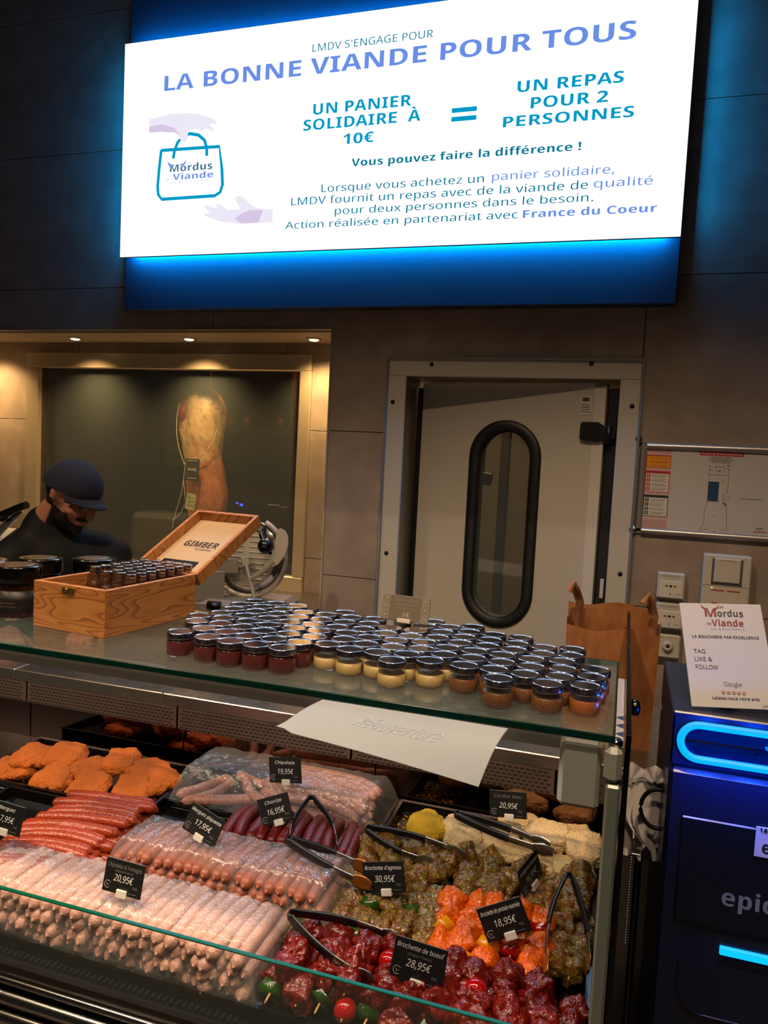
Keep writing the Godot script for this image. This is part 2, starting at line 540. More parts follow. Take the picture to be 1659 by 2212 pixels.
# ------------------------------------------------------------------ the recess with the window and what hangs behind it
func build_niche() -> void:
	var m := wall_mat()
	var alu := mat("champagne_aluminium", Color(0.72, 0.66, 0.55), 0.38, 0.55)
	# niche shell: back wall with the window hole, sides, soffit
	var hole := Rect2(-3.12, 0.9, 1.66, 1.147)
	var nb := frame_of("wall_niche")
	var g := Geo.new()
	for q in rects_minus([Rect2(-3.4, 0.0, 2.185, 2.2)], hole):
		rect_box(g, q, -3.5, -3.395)
	obj("backing", g, mat("grout", Color.GRAY), nb)
	tiles(nb, Rect2(-3.4, 0.0, 2.185, 2.1), [hole], -3.38, -4.0, 1.2, 0.466, 0.611)
	g = Geo.new()
	g.box(Vector3(-1.185, 1.05, -3.29), Vector3(0.06, 2.1, 0.24))
	g.box(Vector3(-3.43, 1.05, -3.29), Vector3(0.06, 2.1, 0.24))
	obj("reveal", g, m, nb)
	g = Geo.new()
	g.box(Vector3(-2.307, 2.16, -3.29), Vector3(2.31, 0.12, 0.42))
	structure("ceiling_soffit", g, mat("soffit", Color(0.62, 0.56, 0.47), 0.7))
	# thin metal angle along the edge of the niche
	g = Geo.new()
	g.box(Vector3(-2.31, 2.101, -2.998), Vector3(2.2, 0.006, 0.008))
	g.box(Vector3(-1.214, 1.05, -2.998), Vector3(0.006, 2.1, 0.008))
	structure("trim_1", g, alu)
	# three recessed spots
	for i in 4:
		var at: Vector3 = [Vector3(-2.684, 2.1, -3.215), Vector3(-2.038, 2.1, -3.225), Vector3(-1.397, 2.1, -3.235), Vector3(-3.30, 2.1, -3.22)][i]
		var t := thing("niche_spot", ["lit recessed spot in soffit, nearest the butcher's side of window", "lit recessed spot in soffit, above the hanging ham", "lit recessed spot in soffit, at right end of the window", "lit recessed spot in soffit, left of the window frame"][i], "spotlight", at, 0.0, "spots in the window soffit")
		g = Geo.new()
		g.lathe([[0.024, -0.001], [0.036, -0.001], [0.036, -0.004], [0.024, -0.007]], 24)
		obj("trim_ring", g, mat("lamp_trim", Color.GRAY), t)
		g = Geo.new()
		g.lathe([[0.0, -0.013], [0.012, -0.0125], [0.020, -0.010], [0.0235, -0.006], [0.0235, -0.0005], [0.0, -0.0005]], 20)
		obj("light_disc", g, glow("niche_lamp_glow", Color(1.0, 0.86, 0.60), 5.0), t)
		var l := SpotLight3D.new()
		l.name = "spot_light"
		l.light_color = Color(1.0, 0.82, 0.56)
		l.light_energy = 1.05
		l.spot_angle = 62.0
		l.spot_angle_attenuation = 0.9
		l.spot_range = 8.0
		l.spot_attenuation = 2.0
		l.light_size = 0.03
		l.shadow_enabled = true
		t.add_child(l)
		l.position = Vector3(0, -0.018, 0)
		l.rotation_degrees = Vector3(-86, 0, 0)
	# window frame and pane
	var w := frame_of("window_1")
	var fr := func(h: Geo, x: float, y: float, sx: float, sy: float, z: float, d: float) -> void:
		h.box(Vector3(x, y, z), Vector3(sx, sy, d), 0.004)
	g = Geo.new()
	fr.call(g, -2.29, 2.007, 1.66, 0.08, -3.385, 0.05)
	fr.call(g, -2.29, 0.94, 1.66, 0.08, -3.385, 0.05)
	fr.call(g, -3.077, 1.474, 0.086, 0.987, -3.385, 0.05)
	fr.call(g, -1.488, 1.474, 0.060, 0.987, -3.385, 0.05)
	obj("window_frame", g, alu, w)
	g = Geo.new()
	fr.call(g, -2.29, 1.972, 1.50, 0.014, -3.40, 0.03)
	fr.call(g, -3.03, 1.474, 0.014, 0.99, -3.40, 0.03)
	fr.call(g, -1.523, 1.474, 0.014, 0.99, -3.40, 0.03)
	obj("glazing_bead", g, mat("bead", Color(0.20, 0.18, 0.15), 0.5), w)
	g = Geo.new()
	g.box(Vector3(-2.28, 1.474, -3.405), Vector3(1.50, 0.99, 0.006))
	obj("window_pane", g, pane("clear_glass", Color(0.85, 0.92, 0.9), 0.03), w)
	# dim store room behind the pane
	var dark := mat("store_wall", Color(0.30, 0.275, 0.23), 0.8)
	g = Geo.new()
	g.box(Vector3(-2.45, 1.25, -5.05), Vector3(2.3, 2.7, 0.1))
	g.box(Vector3(-3.55, 1.25, -4.25), Vector3(0.1, 2.7, 1.5))
	g.box(Vector3(-1.28, 1.25, -4.25), Vector3(0.1, 2.7, 1.5))
	g.box(Vector3(-2.42, 2.65, -4.25), Vector3(2.4, 0.1, 1.7))
	structure("wall_storeroom", g, dark)
	# pilaster and shelf in the store room
	var wood := mat("dark_shelf", Color(0.20, 0.10, 0.06), 0.6)
	var sh := thing("store_shelf", "dark brown wall shelving with small jars behind the window", "shelf", Vector3(-2.05, 0, -4.62))
	for y in [1.30, 1.71, 2.12]:
		g = Geo.new()
		g.box(Vector3(0, y, 0), Vector3(1.2, 0.035, 0.34), 0.002)
		obj("shelf_board", g, wood, sh)
	for x in [-0.6, 0.0, 0.6]:
		g = Geo.new()
		g.box(Vector3(x, 1.15, 0), Vector3(0.03, 2.3, 0.34), 0.002)
		obj("upright", g, wood, sh)
	g = Geo.new()
	g.box(Vector3(0, 1.15, -0.18), Vector3(1.23, 2.3, 0.02))
	obj("back_panel", g, wood, sh)
	g = Geo.new()
	g.lathe([[0.0, 0.0], [0.03, 0.0], [0.034, 0.01], [0.034, 0.07], [0.026, 0.085], [0.026, 0.1], [0.0, 0.1]], 14)
	var jm := mesh_of(g, pane("clear_glass", Color.WHITE, 0.03))
	g = Geo.new()
	g.lathe([[0.0, 0.004], [0.03, 0.004], [0.03, 0.065], [0.0, 0.065]], 14)
	var jc := mesh_of(g, mat("preserve", Color(0.35, 0.20, 0.10), 0.5))
	for i in 6:
		var x: float = [-0.50, -0.38, -0.12, 0.14, 0.38, 0.48][i]
		var t := thing("glass_jar", "small glass jar on dark shelf behind window, %s from left" % nth(i), "jar", Vector3(-2.05 + x, 1.7285, -4.55), 0.0, "jars on the store shelf")
		inst("glass", jm, t)
		inst("preserve", jc, t)
	# notice and a round dial on the far wall
	var nt := thing("wall_notice", "pale printed notice on the store room's far wall", "notice", Vector3(-3.18, 1.62, -4.99))
	g = Geo.new()
	g.box(Vector3(0, 0, 0), Vector3(0.30, 0.36, 0.006), 0.001)
	obj("sheet", g, mat("old_paper", Color(0.60, 0.57, 0.50), 0.8), nt)
	g = Geo.new()
	for k in 9:
		g.box(Vector3(0, 0.13 - k * 0.03, 0.0035), Vector3(0.22, 0.008, 0.001))
	obj("print_line", g, mat("faded_ink", Color(0.25, 0.23, 0.21), 0.8), nt)
	var dl := thing("wall_dial", "round grey dial on store room wall beside the notice", "dial", Vector3(-2.88, 1.60, -4.99))
	g = Geo.new()
	g.lathe([[0.0, 0.0], [0.10, 0.0], [0.10, 0.02], [0.085, 0.03], [0.0, 0.03]], 28, Vector3.ZERO, Basis(Vector3.RIGHT, PI / 2))
	obj("rim", g, mat("dial_grey", Color(0.45, 0.44, 0.42), 0.5), dl)
	g = Geo.new()
	g.lathe([[0.0, 0.028], [0.05, 0.028], [0.05, 0.034], [0.0, 0.034]], 24, Vector3.ZERO, Basis(Vector3.RIGHT, PI / 2))
	obj("face", g, mat("dial_dark", Color(0.15, 0.15, 0.15), 0.5), dl)
	# orange heat lamp in the store room's corner
	var hl := thing("store_lamp", "small orange lamp glowing in top right corner behind window", "lamp", Vector3(-1.78, 2.23, -4.2))
	g = Geo.new()
	g.lathe([[0.0, 0.06], [0.03, 0.06], [0.06, 0.0], [0.055, 0.0], [0.025, 0.05], [0.0, 0.05]], 20)
	obj("shade", g, mat("lamp_trim", Color.GRAY), hl)
	g = Geo.new()
	g.box(Vector3(0, 0.21, 0), Vector3(0.008, 0.32, 0.008))
	obj("stem", g, mat("lamp_trim", Color.GRAY), hl)
	g = Geo.new()
	g.lathe([[0.0, -0.01], [0.025, 0.005], [0.025, 0.03], [0.0, 0.04]], 16)
	obj("lamp_bulb", g, glow("store_lamp_glow", Color(1.0, 0.35, 0.08), 2.0), hl)
	var ol := OmniLight3D.new()
	ol.name = "lamp_light"
	ol.light_color = Color(1.0, 0.62, 0.36)
	ol.light_energy = 0.25
	ol.light_size = 0.02
	ol.omni_range = 8.0
	ol.omni_attenuation = 2.0
	ol.shadow_enabled = true
	hl.add_child(ol)
	ol.position = Vector3(0, 0.015, 0)
	# added appliance whose small lights and strips stand in for window reflections
	var ap := thing("added_appliance", "added dark appliance with tiny blue marks for window reflections", "appliance", Vector3(-1.98, 0.0, -4.30))
	g = Geo.new()
	g.box(Vector3(-0.06, 0.65, 0), Vector3(0.66, 1.30, 0.16), 0.01)
	obj("cabinet", g, mat("appliance_dark", Color(0.05, 0.045, 0.042), 0.4), ap)
	for q in [[Vector3(-0.310, 1.252, 0.082), Vector3(0.018, 0.010, 0.004)], [Vector3(-0.280, 1.243, 0.082), Vector3(0.022, 0.016, 0.004)]]:
		g = Geo.new()
		g.box(q[0], q[1], 0.001)
		obj("indicator_light", g, glow("appliance_reflection_light", Color(0.25, 0.35, 1.0), 1.3), ap)  # glow added for blue reflections in the pane
	for q in [[Vector3(-0.060, 1.257, 0.082), Vector3(0.08, 0.007, 0.004)], [Vector3(0.025, 1.250, 0.082), Vector3(0.075, 0.007, 0.004)]]:
		g = Geo.new()
		g.box(q[0], q[1], 0.001)
		obj("reflection_strip", g, mat("chrome", Color(0.75, 0.75, 0.77), 0.12, 1.0), ap)
	# the work counter below the window
	var wc := thing("back_counter", "stainless back counter under the window", "counter", Vector3(-2.32, 0, -3.0))
	var steel := steel_mat()
	g = Geo.new()
	g.box(Vector3(0, 0.895, 0), Vector3(2.16, 0.03, 0.74), 0.004)
	obj("worktop", g, steel, wc)
	g = Geo.new()
	g.box(Vector3(0, 0.45, -0.03), Vector3(2.12, 0.86, 0.66), 0.004)
	obj("cabinet", g, steel, wc)
	build_ham()

func steel_mat() -> StandardMaterial3D:
	if mats.has("brushed_steel"):
		return mats["brushed_steel"]
	var m := mat("brushed_steel", Color(0.62, 0.60, 0.57), 0.30, 0.95)
	m.roughness_texture = pattern(noise(0.02, FastNoiseLite.TYPE_SIMPLEX, 3, 8), [[0.0, Color(0.88, 0.88, 0.88)], [1.0, Color(1, 1, 1)]])
	m.uv1_triplanar = true
	m.uv1_world_triplanar = true
	m.uv1_scale = Vector3(0.7, 9.0, 9.0)
	return m

func build_ham() -> void:
	var Z := -3.60
	var t := thing("hanging_ham", "whole cured ham hanging by string behind the window", "ham", Vector3(-2.16, 1.25, Z))
	var g := Geo.new()
	# outline from the cut leg end below to the round rump above; bulges towards the window
	var prof := [[-0.16, 0.05, 0.06], [-0.10, 0.085, 0.075], [0.0, 0.108, 0.09], [0.08, 0.112, 0.09], [0.18, 0.106, 0.085], [0.26, 0.104, 0.082], [0.33, 0.112, 0.085], [0.42, 0.125, 0.095], [0.50, 0.130, 0.10], [0.56, 0.124, 0.092], [0.61, 0.100, 0.075], [0.645, 0.055, 0.045], [0.655, 0.0, 0.0]]
	var r := []
	var nz := noise(5.0, FastNoiseLite.TYPE_SIMPLEX_SMOOTH, 2, 5)
	var spot := noise(26.0, FastNoiseLite.TYPE_SIMPLEX_SMOOTH, 3, 7)
	for k in 61:
		var f := k / 60.0 * (prof.size() - 1)
		var i := mini(int(f), prof.size() - 2)
		var y := cubic_interpolate(prof[i][0], prof[i + 1][0], prof[maxi(i - 1, 0)][0], prof[mini(i + 2, prof.size() - 1)][0], f - i)
		var w := cubic_interpolate(prof[i][1], prof[i + 1][1], prof[maxi(i - 1, 0)][1], prof[mini(i + 2, prof.size() - 1)][1], f - i)
		var d := cubic_interpolate(prof[i][2], prof[i + 1][2], prof[maxi(i - 1, 0)][2], prof[mini(i + 2, prof.size() - 1)][2], f - i)
		var ring := PackedVector3Array()
		var sx: float = 0.03 - 0.05 * smoothstep(0.0, 0.45, y)
		for j in 48:
			var a := TAU * j / 48
			var q := 1.0 + 0.10 * nz.get_noise_3d(cos(a) * 0.3, y, sin(a) * 0.3)
			# the fold between rump and shank on the near left
			q -= 0.20 * exp(-pow((a - 2.2) / 0.32, 2.0)) * exp(-pow((y - 0.52) / 0.09, 2.0))
			ring.append(Vector3(sx + cos(a) * maxf(w, 0.0) * q, y, sin(a) * maxf(d, 0.0) * q))
		r.append(ring)
	g.rings(r)
	# pale fat over the rump, orange skin on the shank, with a ragged border and dark mould spots
	for p in g.v:
		var n := spot.get_noise_3dv(p * 0.35)
		var fat := smoothstep(0.24, 0.40, p.y + 0.16 * n + 0.05 * spot.get_noise_3dv(p * 1.5))
		fat *= smoothstep(-0.12, -0.02, p.x + 0.03 + 0.10 * n)
		var col := Color(0.34, 0.115, 0.040).lerp(Color(0.56, 0.38, 0.17), fat)
		col = col.lerp(Color(0.44, 0.20, 0.09), 0.6 * smoothstep(0.05, 0.4, spot.get_noise_3dv(p * 0.6 + Vector3(3, 0, 0))))
		col = col.lerp(Color(0.12, 0.09, 0.05), 0.75 * smoothstep(0.22, 0.5, spot.get_noise_3dv(p * 2.2 + Vector3(7, 1, 0))))
		g.c.append(col)
	var rind := mat("ham_rind", Color.WHITE, 0.40)
	rind.vertex_color_use_as_albedo = true
	obj("meat", g, rind, t)
	# exposed red muscle in the fold
	g = Geo.new()
	var blob := []
	for i in 9:
		var f := i / 8.0
		var ring := PackedVector3Array()
		for j in 12:
			var a := TAU * j / 12
			var q := sin(PI * f) * (0.024 + 0.004 * sin(3 * a + i))
			ring.append(Vector3(-0.098 + cos(a) * q, 0.44 + f * 0.14, 0.055 + sin(a) * q * 0.6 + 0.015 * sin(PI * f)))
		blob.append(ring)
	g.rings(blob)
	obj("exposed_muscle", g, mat("ham_muscle", Color(0.50, 0.16, 0.08), 0.4), t)
	# strings, tag and paper label
	var str_m := mat("twine", Color(0.75, 0.68, 0.55), 0.8)
	g = Geo.new()
	g.tube([Vector3(-0.105, 0.56, 0.09), Vector3(-0.108, 0.48, 0.105), Vector3(-0.10, 0.40, 0.115), Vector3(-0.085, 0.33, 0.115), Vector3(-0.06, 0.27, 0.115), Vector3(-0.045, 0.235, 0.112)], [0.0022], 6)
	g.tube([Vector3(0.105, 0.43, 0.06), Vector3(0.10, 0.37, 0.08), Vector3(0.07, 0.31, 0.105), Vector3(0.02, 0.275, 0.115), Vector3(-0.03, 0.262, 0.115), Vector3(-0.05, 0.24, 0.115)], [0.0022], 6)
	g.tube([Vector3(-0.045, 0.235, 0.112), Vector3(-0.05, 0.16, 0.115), Vector3(-0.06, 0.08, 0.118), Vector3(-0.085, 0.0, 0.118), Vector3(-0.10, -0.06, 0.118)], [0.0018], 6)
	g.tube([Vector3(-0.05, 0.16, 0.115), Vector3(-0.035, 0.08, 0.12), Vector3(-0.03, 0.04, 0.12), Vector3(-0.06, -0.02, 0.12), Vector3(-0.10, -0.05, 0.118), Vector3(-0.105, -0.10, 0.118)], [0.0018], 6)
	g.tube([Vector3(0.03, 0.63, 0.03), Vector3(0.035, 0.72, 0.02), Vector3(0.02, 0.9, 0.0), Vector3(0.02, 1.35, 0.0)], [0.003], 6)
	obj("string", g, str_m, t)
	g = Geo.new()
	g.tube([Vector3(0.0, 0.66, 0.035), Vector3(0.01, 0.635, 0.065), Vector3(0.035, 0.63, 0.07), Vector3(0.06, 0.65, 0.05)], [0.003], 6)
	obj("hook", g, mat("dark_steel", Color(0.16, 0.16, 0.17), 0.35, 0.8), t)
	g = Geo.new()
	g.box(Vector3(0.005, 0.215, 0.122), Vector3(0.082, 0.115, 0.002), 0.0005, Basis(Vector3.BACK, -0.03))
	var tg := obj("tag", g, mat("tag_black", Color(0.10, 0.11, 0.10), 0.55), t)
	write(tg, "Smolly", Vector3(0.005, 0.218, 0.1235), 0.014, mat("chalk", Color(0.82, 0.82, 0.80), 0.8), 0.052)
	g = Geo.new()
	g.box(Vector3(0.005, 0.262, 0.1236), Vector3(0.060, 0.002, 0.0004))
	g.box(Vector3(0.005, 0.172, 0.1236), Vector3(0.060, 0.002, 0.0004))
	obj("tag_rule", g, mats["chalk"], tg)
	g = Geo.new()
	g.box(Vector3(0.005, 0.05, 0.128), Vector3(0.055, 0.085, 0.001), 0.0, Basis(Vector3.BACK, -0.12))
	var lb := obj("paper_label", g, mat("label_green", Color(0.62, 0.62, 0.42), 0.8), t)
	g = Geo.new()
	for k in 3:
		g.box(Vector3(0.005, 0.03 + 0.02 * k, 0.129), Vector3(0.04, 0.0015, 0.0006), 0.0, Basis(Vector3.BACK, -0.12))
	g.box(Vector3(-0.005, 0.05, 0.129), Vector3(0.0015, 0.06, 0.0006), 0.0, Basis(Vector3.BACK, -0.12))
	obj("print_line", g, mat("faded_ink", Color.GRAY), lb)

# ------------------------------------------------------------------ swing door with oval porthole
func stadium(r: float, l: float, n := 20) -> Array:
	var res := []
	for i in n + 1:
		var a := PI * i / n
		res.append(Vector2(cos(a) * r, l + sin(a) * r))
	for i in n + 1:
		var a := PI + PI * i / n
		res.append(Vector2(cos(a) * r, -l + sin(a) * r))
	return res

func build_door() -> void:
	var d := frame_of("door_1")
	var white := mat("door_white", Color(0.70, 0.67, 0.61), 0.42)
	var alu := mat("door_aluminium", Color(0.58, 0.57, 0.55), 0.35, 0.6)
	var black := mat("rubber_black", Color(0.025, 0.024, 0.023), 0.5)
	var g := Geo.new()
	# outer frame: flat architrave with a raised outer lip
	g.box(Vector3(-0.466, 1.945, -2.993), Vector3(0.978, 0.07, 0.018), 0.003)
	g.box(Vector3(-0.917, 0.955, -2.993), Vector3(0.076, 1.91, 0.018), 0.003)
	g.box(Vector3(-0.014, 0.955, -2.993), Vector3(0.076, 1.91, 0.018), 0.003)
	obj("door_frame", g, white, d)
	g = Geo.new()
	g.box(Vector3(-0.466, 1.982, -2.988), Vector3(0.990, 0.010, 0.034), 0.003)
	g.box(Vector3(-0.957, 0.99, -2.988), Vector3(0.010, 1.98, 0.034), 0.003)
	g.box(Vector3(0.026, 0.99, -2.988), Vector3(0.010, 1.98, 0.034), 0.003)
	obj("frame_lip", g, alu, d)
	g = Geo.new()
	g.box(Vector3(-0.884, 0.955, -3.10), Vector3(0.010, 1.91, 0.21), 0.002)
	g.box(Vector3(-0.046, 0.955, -3.10), Vector3(0.010, 1.91, 0.21), 0.002)
	g.box(Vector3(-0.466, 1.915, -3.10), Vector3(0.85, 0.010, 0.21), 0.002)
	obj("door_lining", g, alu, d)
	g = Geo.new()
	for q in [Vector2(-0.776, 1.958), Vector2(-0.161, 1.967), Vector2(-0.931, 1.805), Vector2(-0.005, 1.813), Vector2(-0.926, 1.187), Vector2(-0.004, 1.187)]:
		var g1 := Geo.new()
		g1.lathe([[0.0, 0.006], [0.005, 0.005], [0.0085, 0.002], [0.009, 0.0], [0.0, 0.0]], 14, Vector3(q.x, q.y, -2.984), Basis(Vector3.RIGHT, PI / 2))
		obj("bolt", g1, mat("dark_steel", Color(0.16, 0.16, 0.17), 0.35, 0.8), d)
	# leaf, hinged on the right, swung a little into the cold room
	var leaf := Node3D.new()
	leaf.name = "door_leaf"
	d.add_child(leaf)
	leaf.position = Vector3(-0.10, 0.0, -3.02)
	leaf.rotation_degrees.y = -10.0
	var W := 0.76
	var c := Vector2(-0.385, 1.330)
	var x0 := -W
	var x1 := 0.0
	var y0 := 0.02
	var y1 := 1.90
	var angs := []
	for i in 72:
		angs.append(TAU * i / 72)
	for q in [Vector2(x0, y0), Vector2(x1, y0), Vector2(x0, y1), Vector2(x1, y1)]:
		angs.append(fposmod((q - c).angle(), TAU))
	angs.sort()
	var inner := []
	var outer := []
	for a in angs:
		var dir := Vector2(cos(a), sin(a))
		var t := 0.0
		for k in 40:
			var p: Vector2 = dir * t
			p.y = maxf(absf(p.y) - 0.272, 0.0)
			t += 0.125 - p.length()
		inner.append(c + dir * t)
		var tx: float = ((x1 if dir.x > 0 else x0) - c.x) / dir.x if absf(dir.x) > 1e-6 else 99.0
		var ty: float = ((y1 if dir.y > 0 else y0) - c.y) / dir.y if absf(dir.y) > 1e-6 else 99.0
		outer.append(c + dir * minf(tx, ty))
	g = Geo.new()
	var n := angs.size()
	for i in n:
		var k := (i + 1) % n
		for z in [0.0, -0.045]:
			var mid := Vector3(inner[i].x, inner[i].y, -0.0225)
			g.out4(Vector3(inner[i].x, inner[i].y, z), Vector3(inner[k].x, inner[k].y, z), Vector3(outer[k].x, outer[k].y, z), Vector3(outer[i].x, outer[i].y, z), mid)
		g.out4(Vector3(outer[i].x, outer[i].y, 0), Vector3(outer[k].x, outer[k].y, 0), Vector3(outer[k].x, outer[k].y, -0.045), Vector3(outer[i].x, outer[i].y, -0.045), Vector3(c.x, c.y, -0.02))
		g.out4(Vector3(inner[i].x, inner[i].y, 0), Vector3(inner[k].x, inner[k].y, 0), Vector3(inner[k].x, inner[k].y, -0.045), Vector3(inner[i].x, inner[i].y, -0.045), Vector3(2 * inner[i].x - c.x, 2 * inner[i].y - c.y, -0.02))
	obj("panel", g, white, leaf)
	# edge cover along the hinge side and the top
	g = Geo.new()
	g.box(Vector3(-0.022, 0.96, 0.0015), Vector3(0.044, 1.88, 0.004), 0.001)
	g.box(Vector3(-0.38, 1.889, 0.0015), Vector3(0.76, 0.022, 0.004), 0.001)
	obj("edge_cover", g, mat("door_edge", Color(0.76, 0.73, 0.67), 0.4), leaf)
	g = Geo.new()
	g.box(Vector3(-0.772, 0.95, -0.02), Vector3(0.026, 1.86, 0.05), 0.006)
	g.box(Vector3(0.028, 0.95, -0.03), Vector3(0.05, 1.86, 0.03), 0.006)
	obj("gasket", g, black, leaf)
	var pts := []
	for q in stadium(0.128, 0.272):
		pts.append(Vector3(c.x + q.x, c.y + q.y, 0.0))
	for z in [0.003, -0.048]:
		g = Geo.new()
		g.tube(pts.map(func(p): return p + Vector3(0, 0, z)), [0.0235], 12, 0.5, Vector3.BACK, true)
		obj("porthole_ring", g, black, leaf)
	g = Geo.new()
	var poly := PackedVector2Array()
	for q in stadium(0.124, 0.272):
		poly.append(c + q)
	g.prism(poly, 0.005, Transform3D(Basis(), Vector3(0, 0, -0.025)))
	obj("porthole_pane", g, pane("clear_glass", Color.WHITE, 0.03), leaf)
	# black strap hinge
	g = Geo.new()
	g.prism(PackedVector2Array([Vector2(-0.086, 1.690), Vector2(-0.078, 1.682), Vector2(-0.02, 1.676), Vector2(0.045, 1.690), Vector2(0.045, 1.712), Vector2(-0.02, 1.752), Vector2(-0.078, 1.752), Vector2(-0.086, 1.744)]), 0.014, Transform3D(Basis(), Vector3(0, 0, 0.003)))
	g.lathe([[0.0, -0.035], [0.011, -0.035], [0.011, 0.035], [0.0, 0.035]], 14, Vector3(0.022, 1.705, 0.018))
	var hg := obj("hinge", g, mat("hinge_black", Color(0.05, 0.045, 0.042), 0.4), leaf)
	for q in [Vector2(-0.07, 1.735), Vector2(-0.07, 1.698), Vector2(-0.03, 1.735), Vector2(-0.03, 1.698)]:
		var g1 := Geo.new()
		g1.lathe([[0.0, 0.003], [0.005, 0.002], [0.0055, 0.0], [0.0, 0.0]], 10, Vector3(q.x, q.y, 0.017), Basis(Vector3.RIGHT, PI / 2))
		obj("screw", g1, mat("dark_steel", Color.GRAY), hg)
	g = Geo.new()
	g.box(Vector3(-0.068, 1.120, -3.02), Vector3(0.014, 0.075, 0.012), 0.002)
	obj("keeper_plate", g, mat("plastic_white", Color(0.72, 0.69, 0.63), 0.4), d)
	# maker's sticker in the top corner
	g = Geo.new()
	g.box(Vector3(-0.075, 1.815, 0.001), Vector3(0.044, 0.072, 0.0012))
	var stk := obj("sticker", g, mat("sticker_pale", Color(0.74, 0.73, 0.69), 0.6), leaf)
	g = Geo.new()
	g.box(Vector3(-0.075, 1.838, 0.0019), Vector3(0.026, 0.014, 0.0005))
	for k in 4:
		g.box(Vector3(-0.075, 1.818 - 0.009 * k, 0.0019), Vector3(0.034, 0.0025, 0.0005))
	obj("print_line", g, mat("faded_ink", Color.GRAY), stk)
	# cold room seen past the leaf and through the porthole
	var cold := mat("cold_room_panel", Color(0.60, 0.55, 0.48), 0.5)
	g = Geo.new()
	g.box(Vector3(-0.45, 1.15, -4.75), Vector3(1.7, 2.5, 0.1))
	g.box(Vector3(-1.16, 1.15, -3.96), Vector3(0.1, 2.5, 1.56))
	g.box(Vector3(0.28, 1.15, -3.96), Vector3(0.1, 2.5, 1.56))
	g.box(Vector3(-0.45, 2.35, -3.96), Vector3(1.6, 0.1, 1.64))
	structure("wall_coldroom", g, cold)
	g = Geo.new()
	g.box(Vector3(-0.605, 1.15, -3.92), Vector3(0.045, 2.3, 0.06), 0.004)
	var post := obj("rack_post", g, mat("post_dark", Color(0.20, 0.17, 0.14), 0.5), self)
	tag(post, "dark upright post in the cold room behind porthole", "post")
	var sb := thing("control_box", "small black box on a rod inside the cold room", "control box", Vector3(-0.66, 1.50, -3.72))
	g = Geo.new()
	g.box(Vector3(0, 0, 0), Vector3(0.055, 0.062, 0.03), 0.006, Basis(Vector3.BACK, -0.15))
	obj("case", g, black, sb)
	g = Geo.new()
	g.box(Vector3(-0.02, 0.42, 0), Vector3(0.016, 0.78, 0.016), 0.002)
	obj("rod", g, mats["post_dark"], sb)
	var kn := thing("door_latch", "rounded metal latch seen low through the porthole", "latch", Vector3(-0.30, 1.13, -4.69))
	g = Geo.new()
	g.box(Vector3(0, 0, -0.003), Vector3(0.07, 0.12, 0.012), 0.004)
	obj("plate", g, alu, kn)
	g = Geo.new()
	g.lathe([[0.0, 0.06], [0.02, 0.058], [0.028, 0.045], [0.024, 0.025], [0.014, 0.0], [0.0, 0.0]], 18, Vector3(0, 0.02, 0.003), Basis(Vector3.RIGHT, PI / 2))
	obj("knob", g, alu, kn)
	# strip lamp under the cold room's ceiling
	var lp := thing("cold_room_lamp", "yellowish strip lamp glowing at top of the door gap", "lamp", Vector3(-0.78, 2.29, -3.6))
	g = Geo.new()
	g.box(Vector3(0, 0.0, 0), Vector3(0.5, 0.02, 0.07), 0.004)
	obj("housing", g, white, lp)
	g = Geo.new()
	g.box(Vector3(0, -0.016, 0), Vector3(0.48, 0.012, 0.05), 0.004)
	obj("light_tube", g, glow("cold_lamp_glow", Color(1.0, 0.82, 0.48), 2.5), lp)
	lamp_area(lp, Vector3(0, -0.026, 0), Vector3.DOWN, Vector2(0.48, 0.05), Color(1.0, 0.86, 0.64), 0.45)

